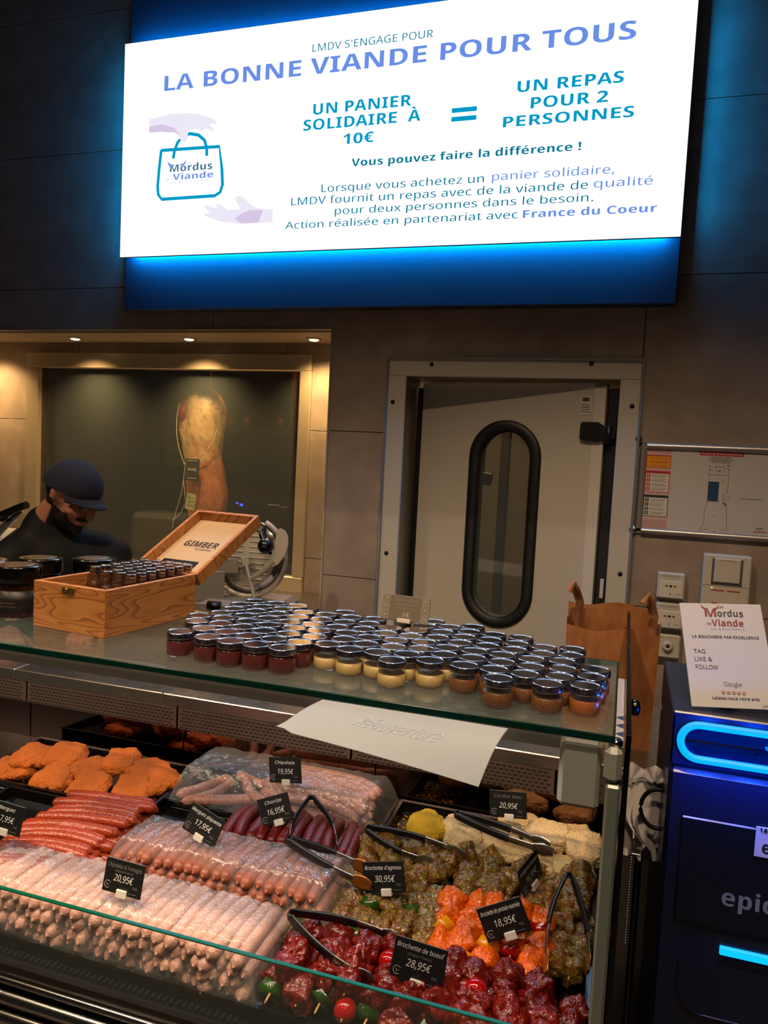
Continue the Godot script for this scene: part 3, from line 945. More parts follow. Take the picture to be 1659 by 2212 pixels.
# ------------------------------------------------------------------ plan board and fire boxes right of the door
func build_wall_things() -> void:
	var alu := mat("snap_frame_aluminium", Color(0.66, 0.63, 0.60), 0.35, 0.7)
	var t := thing("evacuation_plan", "aluminium framed evacuation plan poster on wall right of door", "poster frame", Vector3(0.0, 0.0, -2.9995))
	var L := 0.038
	var R := 0.512
	var T := 1.682
	var Bt := 1.345
	var g := Geo.new()
	g.box(Vector3((L + R) / 2, (T + Bt) / 2, 0.004), Vector3(R - L, T - Bt, 0.008))
	obj("backing", g, mat("board_back", Color(0.4, 0.4, 0.4), 0.7), t)
	g = Geo.new()
	g.box(Vector3((L + R) / 2, (T + Bt) / 2, 0.0085), Vector3(R - L - 0.03, T - Bt - 0.03, 0.001))
	var sheet := obj("poster", g, mat("poster_white", Color(0.72, 0.70, 0.68), 0.45), t)
	for q in [[Vector3(L + 0.02, T - 0.0115, 0.010), Vector3(R - 0.02, T - 0.0115, 0.010)], [Vector3(L + 0.02, Bt + 0.0115, 0.010), Vector3(R - 0.02, Bt + 0.0115, 0.010)], [Vector3(L + 0.010, Bt + 0.02, 0.009), Vector3(L + 0.010, T - 0.02, 0.009)], [Vector3(R - 0.010, Bt + 0.02, 0.009), Vector3(R - 0.010, T - 0.02, 0.009)]]:
		g = Geo.new()
		g.tube([q[0], q[1]], [0.0125], 14, 1.0, Vector3.BACK)
		obj("rail", g, alu, t)
	for q in [Vector2(L, T), Vector2(L, Bt), Vector2(R, T), Vector2(R, Bt)]:
		g = Geo.new()
		var sx := 1.0 if q.x == L else -1.0
		var sy := -1.0 if q.y == T else 1.0
		g.box(Vector3(q.x + sx * 0.010, q.y + sy * 0.0115, 0.012), Vector3(0.024, 0.027, 0.026), 0.007)
		obj("corner_cap", g, mat("chrome", Color(0.75, 0.75, 0.77), 0.12, 1.0), t)
	# what is printed on the poster
	var Z := 0.0095
	var red := mat("print_red", Color(0.66, 0.12, 0.12), 0.5)
	var ink := mat("print_ink", Color(0.12, 0.11, 0.11), 0.6)
	var paper := mat("print_paper", Color(0.80, 0.78, 0.75), 0.5)
	var pr := func(called: String, list: Array, m: Material, z: float) -> Node:
		var h := Geo.new()
		for q in list:
			h.box(Vector3((q[0] + q[2]) / 2, (q[1] + q[3]) / 2, z), Vector3(absf(q[2] - q[0]), absf(q[3] - q[1]), 0.0002))
		return obj(called, h, m, t)
	pr.call("printed_column", [[0.055, 1.366, 0.148, 1.660]], mat("print_pink", Color(0.76, 0.62, 0.60), 0.5), Z - 0.0003)
	write(t, "CONSIGNES DE SÉCURITÉ", Vector3(0.102, 1.651, Z), 0.005, red, 0.078, bold)
	pr.call("printed_panel", [[0.060, 1.590, 0.144, 1.638]], red, Z)
	pr.call("printed_panel", [[0.062, 1.592, 0.142, 1.634]], mat("print_yellow", Color(0.86, 0.55, 0.06), 0.5), Z + 0.0003)
	write(t, "EN CAS D'URGENCE", Vector3(0.102, 1.626, Z + 0.0006), 0.004, ink, 0.06)
	write(t, "Tél. 112 ou 18", Vector3(0.102, 1.612, Z + 0.0006), 0.006, ink, 0.055, bold)
	write(t, "SAPEURS POMPIERS", Vector3(0.102, 1.599, Z + 0.0006), 0.004, ink, 0.06)
	for b in 2:
		var m: Material = red if b == 0 else mat("print_green", Color(0.10, 0.20, 0.15), 0.5)
		var y1: float = [1.580, 1.491][b]
		pr.call("printed_panel", [[0.060, y1 - 0.080, 0.145, y1]], m, Z)
		pr.call("printed_panel", [[0.0625, y1 - 0.0775, 0.1425, y1 - 0.010]], paper, Z + 0.0003)
		var sq := []
		var ln := []
		for k in 4:
			var y := y1 - 0.0135 - 0.016 * k
			sq.append([0.065, y - 0.012, 0.078, y])
			for j in 3:
				ln.append([0.082, y - 0.003 - 0.004 * j, 0.138 - 0.006 * ((k + j) % 3), y - 0.0018 - 0.004 * j])
		pr.call("printed_symbol", sq, m, Z + 0.0006)
		pr.call("print_line", ln, mat("faded_ink", Color.GRAY), Z + 0.0006)
		var dots := []
		for k in 4:
			var y := y1 - 0.0135 - 0.016 * k
			dots.append([0.069, y - 0.008, 0.074, y - 0.004])
		pr.call("printed_symbol", dots, paper, Z + 0.0009)
	var grid := []
	for k in 6:
		grid.append([0.064, 1.371 + 0.005 * k, 0.144, 1.3716 + 0.005 * k])
	for k in 8:
		grid.append([0.064 + 0.0113 * k, 1.371, 0.0646 + 0.0113 * k, 1.396])
	pr.call("print_line", grid, mat("faded_ink", Color.GRAY), Z)
	pr.call("printed_title", [[0.240, 1.644, 0.387, 1.660]], red, Z)
	write(t, "PLAN D'EVACUATION", Vector3(0.3135, 1.652, Z + 0.0004), 0.009, mat("print_title", Color(0.82, 0.66, 0.62), 0.5), 0.136, bold)
	write(t, "MAGASIN LMDV", Vector3(0.313, 1.638, Z), 0.0055, ink, 0.066, bold)
	write(t, "90 AVENUE GAMBETTA", Vector3(0.313, 1.630, Z), 0.0055, ink, 0.083, bold)
	write(t, "REZ-DE-CHAUSSÉE", Vector3(0.313, 1.622, Z), 0.0055, ink, 0.062, bold)
	g = Geo.new()
	var line := func(pts: Array) -> void:
		for i in pts.size() - 1:
			var a: Vector2 = pts[i]
			var b: Vector2 = pts[i + 1]
			g.box(Vector3((a.x + b.x) / 2, (a.y + b.y) / 2, Z), Vector3(a.distance_to(b) + 0.0008, 0.0011, 0.0002), 0.0, Basis(Vector3.BACK, (b - a).angle()))
	line.call([Vector2(0.278, 1.480), Vector2(0.277, 1.605), Vector2(0.324, 1.606), Vector2(0.325, 1.590)])
	line.call([Vector2(0.330, 1.600), Vector2(0.343, 1.600), Vector2(0.343, 1.514), Vector2(0.329, 1.506), Vector2(0.329, 1.483)])
	line.call([Vector2(0.343, 1.468), Vector2(0.350, 1.380), Vector2(0.331, 1.379)])
	line.call([Vector2(0.290, 1.377), Vector2(0.260, 1.375), Vector2(0.261, 1.382), Vector2(0.272, 1.390), Vector2(0.271, 1.460), Vector2(0.278, 1.463), Vector2(0.278, 1.480), Vector2(0.318, 1.481)])
	line.call([Vector2(0.277, 1.575), Vector2(0.343, 1.576)])
	line.call([Vector2(0.298, 1.605), Vector2(0.298, 1.588)])
	line.call([Vector2(0.277, 1.592), Vector2(0.288, 1.592)])
	var ring := []
	for k in 13:
		ring.append(Vector2(0.343 + 0.008 * cos(TAU * k / 12), 1.492 + 0.008 * sin(TAU * k / 12)))
	line.call(ring)
	obj("plan_outline", g, ink, t)
	pr.call("plan_block", [[0.278, 1.482, 0.313, 1.551]], mat("print_blue", Color(0.08, 0.24, 0.36), 0.5), Z + 0.0002)
	pr.call("plan_mark", [[0.328, 1.473, 0.337, 1.479], [0.334, 1.466, 0.343, 1.475], [0.304, 1.586, 0.311, 1.590], [0.309, 1.590, 0.315, 1.594]], mat("print_red_pale", Color(0.66, 0.30, 0.25), 0.5), Z + 0.0003)
	pr.call("plan_mark", [[0.303, 1.425, 0.306, 1.428], [0.306, 1.370, 0.311, 1.373], [0.306, 1.365, 0.311, 1.368], [0.325, 1.556, 0.329, 1.558], [0.336, 1.607, 0.341, 1.612]], ink, Z + 0.0002)
	write(t, "POINT DE RASSEMBLEMENT", Vector3(0.419, 1.495, Z), 0.004, ink, 0.072, bold)
	write(t, "KOY", Vector3(0.458, 1.392, Z), 0.008, ink, 0.023, bold)
	pr.call("print_line", [[0.437, 1.379, 0.480, 1.382]], red, Z)
	# manual call points and button
	var shell := mat("plastic_white", Color(0.72, 0.69, 0.63), 0.4)
	for i in 2:
		var c: Vector3 = [Vector3(0.175, 1.163, -3.0), Vector3(0.178, 1.052, -3.0)][i]
		var b := thing("call_point", ["upper white manual call point with two black arrows", "lower white manual call point, partly behind the printed card"][i], "call point", c, 0.0, "manual call points")
		g = Geo.new()
		g.box(Vector3(0, 0, 0.022), Vector3(0.094, 0.094, 0.044), 0.004)
		obj("housing", g, shell, b)
		g = Geo.new()
		g.box(Vector3(0, -0.012, 0.0445), Vector3(0.078, 0.062, 0.004), 0.0015)
		var win := obj("window", g, mat("plastic_window", Color(0.78, 0.75, 0.69), 0.25), b)
		write(win, "EAU BLANC" if i == 1 else "BAU BLANC", Vector3(0, 0.036, 0.0448), 0.007, mat("emboss", Color(0.45, 0.43, 0.40), 0.5), 0.062)
		g = Geo.new()
		var xf := Transform3D(Basis(), Vector3(0, 0, 0.0467))
		for sx in [-1.0, 1.0]:
			g.prism(PackedVector2Array([Vector2(sx * 0.009, 0.0), Vector2(sx * 0.0145, 0.005), Vector2(sx * 0.0145, 0.0018), Vector2(sx * 0.0195, 0.0018), Vector2(sx * 0.0195, -0.0018), Vector2(sx * 0.0145, -0.0018), Vector2(sx * 0.0145, -0.005)]), 0.0004, xf)
		var dot := PackedVector2Array()
		for k in 14:
			dot.append(Vector2(0.0055 * cos(TAU * k / 14), 0.0045 * sin(TAU * k / 14)))
		g.prism(dot, 0.0004, xf)
		g.prism(PackedVector2Array([Vector2(-0.002, -0.024), Vector2(0.001, -0.026), Vector2(0.002, -0.030), Vector2(0.0, -0.034), Vector2(-0.003, -0.034), Vector2(-0.001, -0.030)]), 0.0004, xf)
		g.prism(PackedVector2Array([Vector2(0.020, -0.028), Vector2(0.034, -0.028), Vector2(0.034, -0.0295), Vector2(0.020, -0.0295)]), 0.0004, xf)
		obj("marking", g, mat("print_ink", Color.BLACK), win)
	var bt := thing("push_button", "white wall box with a single round push button", "push button", Vector3(0.178, 0.937, -3.0))
	g = Geo.new()
	g.box(Vector3(0, 0, 0.018), Vector3(0.092, 0.088, 0.036), 0.006)
	obj("housing", g, shell, bt)
	g = Geo.new()
	g.lathe([[0.0, 0.014], [0.007, 0.014], [0.008, 0.016], [0.016, 0.015], [0.018, 0.010], [0.018, 0.0], [0.0, 0.0]], 24, Vector3(0.002, 0.004, 0.036), Basis(Vector3.RIGHT, PI / 2))
	obj("button", g, shell, bt)
	g = Geo.new()
	g.lathe([[0.0, 0.0012], [0.0065, 0.0012], [0.0065, 0.0], [0.0, 0.0]], 16, Vector3(0.002, 0.004, 0.0501), Basis(Vector3.RIGHT, PI / 2))
	obj("button_centre", g, mat("button_dark", Color(0.13, 0.09, 0.06), 0.5), bt)
	write(bt, "DÉS FUMAGE", Vector3(0, 0.035, 0.0364), 0.005, mats["emboss"], 0.06)
	var al := thing("alarm_panel", "large white fire alarm panel with sounder cover and red lines", "alarm panel", Vector3(0.357, 1.17, -3.0))
	g = Geo.new()
	g.box(Vector3(0, 0, 0.03), Vector3(0.158, 0.246, 0.06), 0.005)
	obj("housing", g, shell, al)
	g = Geo.new()
	g.box(Vector3(0, 0.068, 0.064), Vector3(0.086, 0.088, 0.010), 0.004)
	var cov := obj("sounder_cover", g, shell, al)
	write(cov, "ALARME", Vector3(0, 0.104, 0.0695), 0.006, mats["emboss"], 0.055)
	g = Geo.new()
	g.box(Vector3(-0.047, 0.064, 0.0605), Vector3(0.007, 0.092, 0.002))
	g.box(Vector3(0.047, 0.064, 0.0605), Vector3(0.007, 0.092, 0.002))
	g.box(Vector3(0, 0.019, 0.0605), Vector3(0.100, 0.006, 0.002))
	obj("slot", g, mat("slot_shade", Color(0.30, 0.28, 0.26), 0.7), al)  # shade in the slots painted as dark strips
	g = Geo.new()
	g.box(Vector3(0, 0.013, 0.0603), Vector3(0.156, 0.0012, 0.001))
	obj("seam", g, mats["slot_shade"], al)
	g = Geo.new()
	g.box(Vector3(-0.026, -0.004, 0.0605), Vector3(0.042, 0.004, 0.001))
	g.box(Vector3(0.026, -0.004, 0.0605), Vector3(0.042, 0.004, 0.001))
	g.box(Vector3(-0.034, -0.056, 0.0605), Vector3(0.018, 0.016, 0.001))
	obj("red_marking", g, red, al)
	g = Geo.new()
	for k in 2:
		g.box(Vector3(0.016 + 0.022 * k, -0.058, 0.0605), Vector3(0.016, 0.008, 0.001))
	obj("small_key", g, mats["emboss"], al)
	g = Geo.new()
	g.lathe([[0.0, 0.002], [0.002, 0.0015], [0.0025, 0.0], [0.0, 0.0]], 10, Vector3(-0.046, 0.004, 0.0602), Basis(Vector3.RIGHT, PI / 2))
	obj("indicator_light", g, glow("indicator_light_glow", Color(1.0, 0.95, 0.45), 1.2), al)

# ------------------------------------------------------------------ the glass counter
func deck_y(z: float) -> float:
	return 0.735 + (-z - 1.0) * 0.08

func build_case() -> void:
	var t := thing("display_counter", "long refrigerated butcher's counter with glass shelf and steel ledge", "display counter", Vector3.ZERO)
	var steel := steel_mat()
	var X0 := -2.3
	var edge := mat("glass_edge_green", Color(0.01, 0.16, 0.13), 0.12)
	var dark := mat("case_black", Color(0.035, 0.035, 0.035), 0.35)
	var g := Geo.new()
	# top glass shelf
	var sheet := pane("shelf_glass", Color(0.36, 0.43, 0.41), 0.24, 0.04)
	g.box(Vector3((X0 + 0.004) / 2, 1.2455, -1.164), Vector3(0.004 - X0, 0.009, 0.382))
	var gs := obj("glass_shelf", g, sheet, t)
	g = Geo.new()
	g.box(Vector3((X0 + 0.004) / 2, 1.2455, -0.9720), Vector3(0.004 - X0, 0.010, 0.003), 0.001)
	g.box(Vector3(0.0055, 1.2455, -1.164), Vector3(0.003, 0.010, 0.386), 0.001)
	g.box(Vector3((X0 + 0.004) / 2, 1.2455, -1.3560), Vector3(0.004 - X0, 0.010, 0.003), 0.001)
	obj("glass_edge", g, edge, gs)
	# LED strip under the front of the shelf
	g = Geo.new()
	g.box(Vector3((X0 - 0.06) / 2, 1.232, -1.005), Vector3(-0.06 - X0, 0.014, 0.03), 0.002)
	var hs := obj("lamp_housing", g, mat("lamp_housing", Color(0.55, 0.55, 0.54), 0.4, 0.5), t)
	g = Geo.new()
	g.box(Vector3((X0 - 0.08) / 2, 1.2235, -1.005), Vector3(-0.10 - X0, 0.004, 0.016))
	obj("light_strip", g, glow("counter_lamp_glow", Color(1.0, 0.86, 0.70), 3.0), hs)
	g = Geo.new()
	g.box(Vector3((X0 - 0.06) / 2, 1.229, -0.988), Vector3(-0.06 - X0, 0.022, 0.002), 0.0005)
	obj("lamp_lip", g, mat("lamp_housing", Color.GRAY), hs)
	lamp_area(t, Vector3(-0.66, 1.2195, -1.005), Vector3(0, -1, -0.5), Vector2(1.16, 0.016), Color(1.0, 0.93, 0.84), 0.46)
	lamp_area(t, Vector3(-1.76, 1.2195, -1.005), Vector3(0, -1, -0.5), Vector2(1.0, 0.016), Color(1.0, 0.93, 0.84), 0.42)
	# low front pane
	g = Geo.new()
	g.box(Vector3((X0 - 0.002) / 2, 0.775, -0.962), Vector3(-0.002 - X0, 0.148, 0.006))
	var fp := obj("front_pane", g, pane("front_glass", Color(0.4, 0.5, 0.46), 0.06, 0.03), t)
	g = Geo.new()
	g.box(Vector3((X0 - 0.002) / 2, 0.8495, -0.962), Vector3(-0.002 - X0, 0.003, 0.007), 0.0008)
	obj("glass_edge", g, mat("glass_edge_lit", Color(0.05, 0.30, 0.22), 0.1), fp)  # lighter copy of the edge green, LED light put into the colour
	# end panel, post and bracket
	g = Geo.new()
	g.box(Vector3(0.0225, 0.63, -1.40), Vector3(0.007, 1.25, 0.865), 0.001)
	obj("end_panel", g, mat("end_glass_black", Color(0.012, 0.013, 0.015), 0.08), t)
	g = Geo.new()
	g.box(Vector3(0.0085, 0.595, -0.978), Vector3(0.018, 1.19, 0.03), 0.003)
	obj("post", g, mat("post_aluminium", Color(0.50, 0.54, 0.52), 0.42, 0.55), t)
	var grey := mat("bracket_grey", Color(0.52, 0.54, 0.51), 0.45)
	g = Geo.new()
	g.box(Vector3(-0.033, 1.192, -1.0), Vector3(0.052, 0.088, 0.05), 0.006)
	obj("bracket", g, grey, t)
	g = Geo.new()
	g.box(Vector3(0.0065, 1.213, -0.99), Vector3(0.022, 0.046, 0.05), 0.007)
	obj("bracket_cap", g, grey, t)
	g = Geo.new()
	g.lathe([[0.0, 0.007], [0.007, 0.007], [0.009, 0.004], [0.009, 0.0], [0.0, 0.0]], 18, Vector3(0.008, 1.236, -0.983))
	obj("shelf_screw", g, mat("chrome", Color.GRAY), t)
	g = Geo.new()
	g.lathe([[0.0, 0.0], [0.010, 0.0], [0.012, 0.006], [0.010, 0.012], [0.0, 0.014]], 16, Vector3(0.0262, 1.236, -1.15), Basis(Vector3.BACK, -PI / 2))
	obj("panel_knob", g, mat("knob_black", Color(0.02, 0.02, 0.02), 0.25), t)
	g = Geo.new()
	g.box(Vector3(0.0125, 1.225, -1.17), Vector3(0.011, 0.004, 0.33))
	var strip := obj("printed_strip", g, mat("strip_white", Color(0.74, 0.71, 0.72), 0.5), t)
	g = Geo.new()
	for k in 4:
		var z := -1.12 + 0.035 * k
		g.prism(PackedVector2Array([Vector2(-0.005, 0.0), Vector2(0.005, 0.010), Vector2(0.005, -0.010)]), 0.0006, Transform3D(Basis(Vector3.RIGHT, -PI / 2), Vector3(0.0125, 1.2272, z)))
	obj("printed_wedge", g, mat("print_navy", Color(0.10, 0.11, 0.32), 0.5), strip)
	# display deck and the case below
	g = Geo.new()
	var dz0 := -0.955
	var dz1 := -1.64
	var xm := 0.0
	g.prism(PackedVector2Array([Vector2(dz0, deck_y(dz0) - 0.004), Vector2(dz1, deck_y(dz1) - 0.004), Vector2(dz1, 0.60), Vector2(dz0, 0.60)]), X0 - 0.0, Transform3D(Basis(Vector3(0, 0, 1), Vector3(0, 1, 0), Vector3(1, 0, 0)), Vector3(0.0, 0, 0)))
	obj("deck", g, dark, t)
	g = Geo.new()
	for k in 70:
		g.box(Vector3(-0.50 - k * 0.011, deck_y(-0.975) + 0.0005, -0.975), Vector3(0.0045, 0.003, 0.012), 0.0)
	var sl := obj("vent_slats", g, mat("vent_grey", Color(0.14, 0.14, 0.14), 0.3, 0.4), t)
	sl.set_meta("kind", "stuff")
	# stainless front rails
	var rail := mat("polished_steel", Color(0.66, 0.66, 0.63), 0.16, 1.0)
	for q in [[0.706, 0.006, -0.950], [0.683, 0.011, -0.944], [0.655, 0.012, -0.938]]:
		g = Geo.new()
		g.tube([Vector3(X0, q[0], q[2]), Vector3(0.0, q[0], q[2])], [q[1]], 12)
		obj("front_rail", g, rail, t)
	g = Geo.new()
	g.box(Vector3(X0 / 2, 0.35, -1.28), Vector3(-X0, 0.66, 0.62), 0.006)
	obj("base_cabinet", g, mat("case_black", Color.BLACK), t)
	# service ledge in three steel slabs
	for q in [[-2.3, -1.5375], [-1.5365, -1.0755], [-1.0745, 0.14]]:
		g = Geo.new()
		g.box(Vector3((q[0] + q[1]) / 2, 0.9475, -1.865), Vector3(q[1] - q[0], 0.03, 0.47), 0.002)
		obj("ledge_slab", g, steel, t)
	g = Geo.new()
	g.box(Vector3(-1.08, 0.47, -1.90), Vector3(2.42, 0.925, 0.36), 0.004)
	obj("rear_cabinet", g, steel, t)
	# perforated air grille under the lip, one panel for each slab or so
	var gm := mat("grille_steel", Color(0.42, 0.34, 0.30), 0.4, 0.6)
	var hole := mat("grille_hole", Color(0.02, 0.015, 0.015), 0.8)
	for q in [[-2.0, -1.50], [-1.495, -1.035], [-1.03, -0.57], [-0.565, -0.105], [-0.10, 0.0]]:
		g = Geo.new()
		g.box(Vector3((q[0] + q[1]) / 2, 0.904, -1.634), Vector3(q[1] - q[0], 0.054, 0.004), 0.001)
		var pl := obj("grille_panel", g, gm, t)
		g = Geo.new()
		for r in 6:
			var x: float = q[0] + 0.012 + (0.006 if r % 2 else 0.0)
			while x < q[1] - 0.010:
				g.box(Vector3(x, 0.882 + r * 0.0085, -1.6318), Vector3(0.0088, 0.0034, 0.0012))
				x += 0.0128
		var hl := obj("grille_slots", g, hole, pl)
		hl.set_meta("kind", "stuff")
	# dark mirror panels along the back of the display
	var mir := mat("tinted_mirror", Color(0.56, 0.45, 0.40), 0.04, 1.0)
	for q in [[-2.0, -1.488], [-1.485, -1.0165], [-1.0135, -0.51], [-0.507, -0.004]]:
		g = Geo.new()
		g.box(Vector3((q[0] + q[1]) / 2, 0.825, -1.640), Vector3(q[1] - q[0], 0.104, 0.006), 0.001)
		obj("mirror_panel", g, mir, t)
	g = Geo.new()
	g.lathe([[0.0, 0.002], [0.003, 0.002], [0.0035, 0.0], [0.0, 0.0]], 10, Vector3(-1.00, 0.868, -1.637), Basis(Vector3.RIGHT, PI / 2))
	obj("mirror_screw", g, mat("chrome", Color.GRAY), t)
	# white paper hanging out from under the shelf
	var hang := func(u: float, v: float) -> Vector3:
		var a := Vector3(-0.381, 1.2405, -0.974).lerp(Vector3(-0.124, 1.2405, -0.974), u)
		var b := Vector3(-0.424, 1.211, -0.911).lerp(Vector3(-0.149, 1.182, -0.911), u)
		var p := a.lerp(b, v)
		p.y += 0.010 * sin(PI * v) * (0.4 + 0.6 * u) + 0.004 * sin(PI * u) * v
		p.z += 0.004 * sin(PI * u) * v
		if v > 0.8 and u < 0.06:
			p.y += 0.004 * (v - 0.8) * 5.0
		return p
	g = Geo.new()
	for side in 2:
		var rows := []
		for i in 17:
			var row := PackedVector3Array()
			for j in 25:
				row.append(hang.call(j / 24.0, i / 16.0) - Vector3(0, 0.0004 * side, 0))
			rows.append(row)
		g.sheet(rows)
	var pm := mat("butcher_paper", Color(0.72, 0.77, 0.82), 0.55)
	pm.backlight_enabled = true
	pm.backlight = Color(0.95, 0.95, 0.95)
	var pp := thing("paper_sheet", "white paper sheet hanging from the glass shelf's front edge", "paper")
	obj("sheet", g, pm, pp)
	# faint script on it, bent with the sheet
	var tm := TextMesh.new()
	tm.font = soft
	tm.text = "Réouverture"
	tm.font_size = 96
	tm.pixel_size = 0.01 / 3.0
	tm.depth = 0.0
	var arr := tm.surface_get_arrays(0)
	var box := tm.get_aabb()
	g = Geo.new()
	var pts: PackedVector3Array = arr[Mesh.ARRAY_VERTEX]
	var ix: PackedInt32Array = arr[Mesh.ARRAY_INDEX] if arr[Mesh.ARRAY_INDEX] != null else PackedInt32Array(range(pts.size()))
	for k in range(0, ix.size() - 2, 3):
		var q := []
		for e in 3:
			var p := pts[ix[k + e]]
			var f := (p - box.position) / Vector3(box.size.x, box.size.y, 1.0)
			q.append(hang.call(0.30 + 0.42 * f.x + 0.05 * f.y, 0.62 - 0.24 * f.y) + Vector3(0, 0.0006, 0))
		g.tri(q[0], q[1], q[2])
	obj("lettering", g, mat("faint_print", Color(0.65, 0.70, 0.76), 0.6), pp)

# ------------------------------------------------------------------ food
func blob(size: Vector3, rough: float, sd: int, square := 0.5, n := 7, bump_f := 22.0) -> Geo:
	var nz := noise(bump_f, FastNoiseLite.TYPE_SIMPLEX_SMOOTH, 3, sd)
	var g := Geo.new()
	var fine := noise(bump_f * 11.0, FastNoiseLite.TYPE_SIMPLEX_SMOOTH, 2, sd + 50)
	var point := func(d: Vector3) -> Vector3:
		var s := d.normalized()
		var m: float = maxf(absf(s.x), maxf(absf(s.y), absf(s.z)))
		var p := s.lerp(s / m, square)
		p = Vector3(p.x * size.x, p.y * size.y, p.z * size.z)
		return p * (1.0 + rough * nz.get_noise_3dv(p + Vector3(sd, 0, 0)) + rough * 0.13 * fine.get_noise_3dv(p))
	for ax in 3:
		for sg in [-1.0, 1.0]:
			for i in n:
				for j in n:
					var q := []
					for e in [[0, 0], [1, 0], [1, 1], [0, 1]]:
						var a := tan((2.0 * (i + e[0]) / n - 1.0) * PI / 4)
						var b := tan((2.0 * (j + e[1]) / n - 1.0) * PI / 4)
						q.append(point.call([Vector3(sg, a, b), Vector3(a, sg, b), Vector3(a, b, sg)][ax]))
					g.out4(q[0], q[1], q[2], q[3], Vector3.ZERO, 1)
	return g

func sausage(L: float, r: float, sag: float, sway: float, sd: int, hook := 0.0) -> Geo:
	var nz := noise(18.0, FastNoiseLite.TYPE_SIMPLEX_SMOOTH, 2, sd)
	var path := []
	var rad := []
	var n := 19
	for i in n:
		var f := 0.5 - 0.5 * cos(PI * (i + 0.35) / (n - 0.3))
		var x := (f - 0.5) * L
		var e := absf(2 * f - 1.0)
		var hk := maxf(f - 0.55, 0.0) / 0.45
		path.append(Vector3(x - hook * 0.35 * hk * hk * hk, -sag * e * e, sway * (1.0 - e * e) + hook * hk * hk))
		# round ends: the last 1.1 radii follow a circle
		var c := clampf((absf(x) - (L / 2 - r * 1.1)) / (r * 1.1), 0.0, 0.97)
		rad.append(r * sqrt(1.0 - c * c) * (1.0 + 0.12 * nz.get_noise_2d(x, sd * 3.1)))
	path.push_front(path[0] - Vector3(0.003, 0.0, 0))
	rad.push_front(r * 0.10)
	path.append(path[path.size() - 1] + Vector3(0.003, 0.0, 0))
	rad.append(r * 0.10)
	var g := Geo.new()
	g.tube(path, rad, 12)
	return g

func meat_mat(key: String, stops: Array, rough: float, scale: float, bump: float, freq := 0.03) -> StandardMaterial3D:
	var m := mat(key, Color.WHITE, rough)
	dress(m, pattern(noise(freq, FastNoiseLite.TYPE_SIMPLEX_SMOOTH, 4, key.length()), stops), Vector3.ONE * scale)
	if bump > 0.0:
		relief(m, pattern(noise(0.05, FastNoiseLite.TYPE_SIMPLEX_SMOOTH, 3, 4), []), bump)
	return m

# stacked sausages. axis 0: lying along x, 1: along z. Counted from the left, or from the front where they lie along x
func pile(called: String, label: String, group: String, kinds: Array, x0: float, x1: float, z0: float, z1: float, axis: int, layers: int, r: float, turn := 0.0, drop := 0.0, flip := true) -> void:
	var step := r * 1.86
	var span := (x1 - x0) if axis == 1 else (z0 - z1)
	var n := int(span / step)
	for k in layers:
		var inset := 0.5 * k
		for i in range(0, n - (k % 2)):
			var f := (i + 0.5 + 0.5 * (k % 2)) * step
			var zc: float = (z0 + z1) / 2 if axis == 1 else z0 - f
			var xc: float = x0 + f if axis == 1 else (x0 + x1) / 2
			var base := deck_y((z0 + z1) / 2) if axis == 1 else deck_y(zc)
			var y := base + 0.008 + r + k * r * 1.66 + rng.randf_range(-0.002, 0.002)
			# a pile thins out towards its edges
			var edge := minf(i, n - 1 - i)
			y -= drop * exp(-edge * 0.9) * k / maxf(layers - 1, 1)
			var yaw := (PI / 2 if axis == 1 else 0.0) + turn + rng.randf_range(-0.05, 0.05)
			var o := inst(called, kinds[rng.randi() % kinds.size()], self)
			o.position = Vector3(xc + rng.randf_range(-0.002, 0.002), y, zc + rng.randf_range(-0.004, 0.004)) + (Vector3(rng.randf_range(-0.012, 0.012), 0, 0) if axis == 0 else Vector3(0, 0, rng.randf_range(-0.006, 0.006)))
			o.rotation = Vector3(0, yaw, 0)
			if rng.randf() < 0.5 and flip:
				o.rotation.y += PI
			var lay: String = "top layer" if k == layers - 1 else ("bottom layer" if k == 0 else nth(k) + " layer up")
			tag(o, "%s, %s, %s from %s" % [label, lay, nth(i), "left" if axis == 1 else "the front"], "sausage", group)

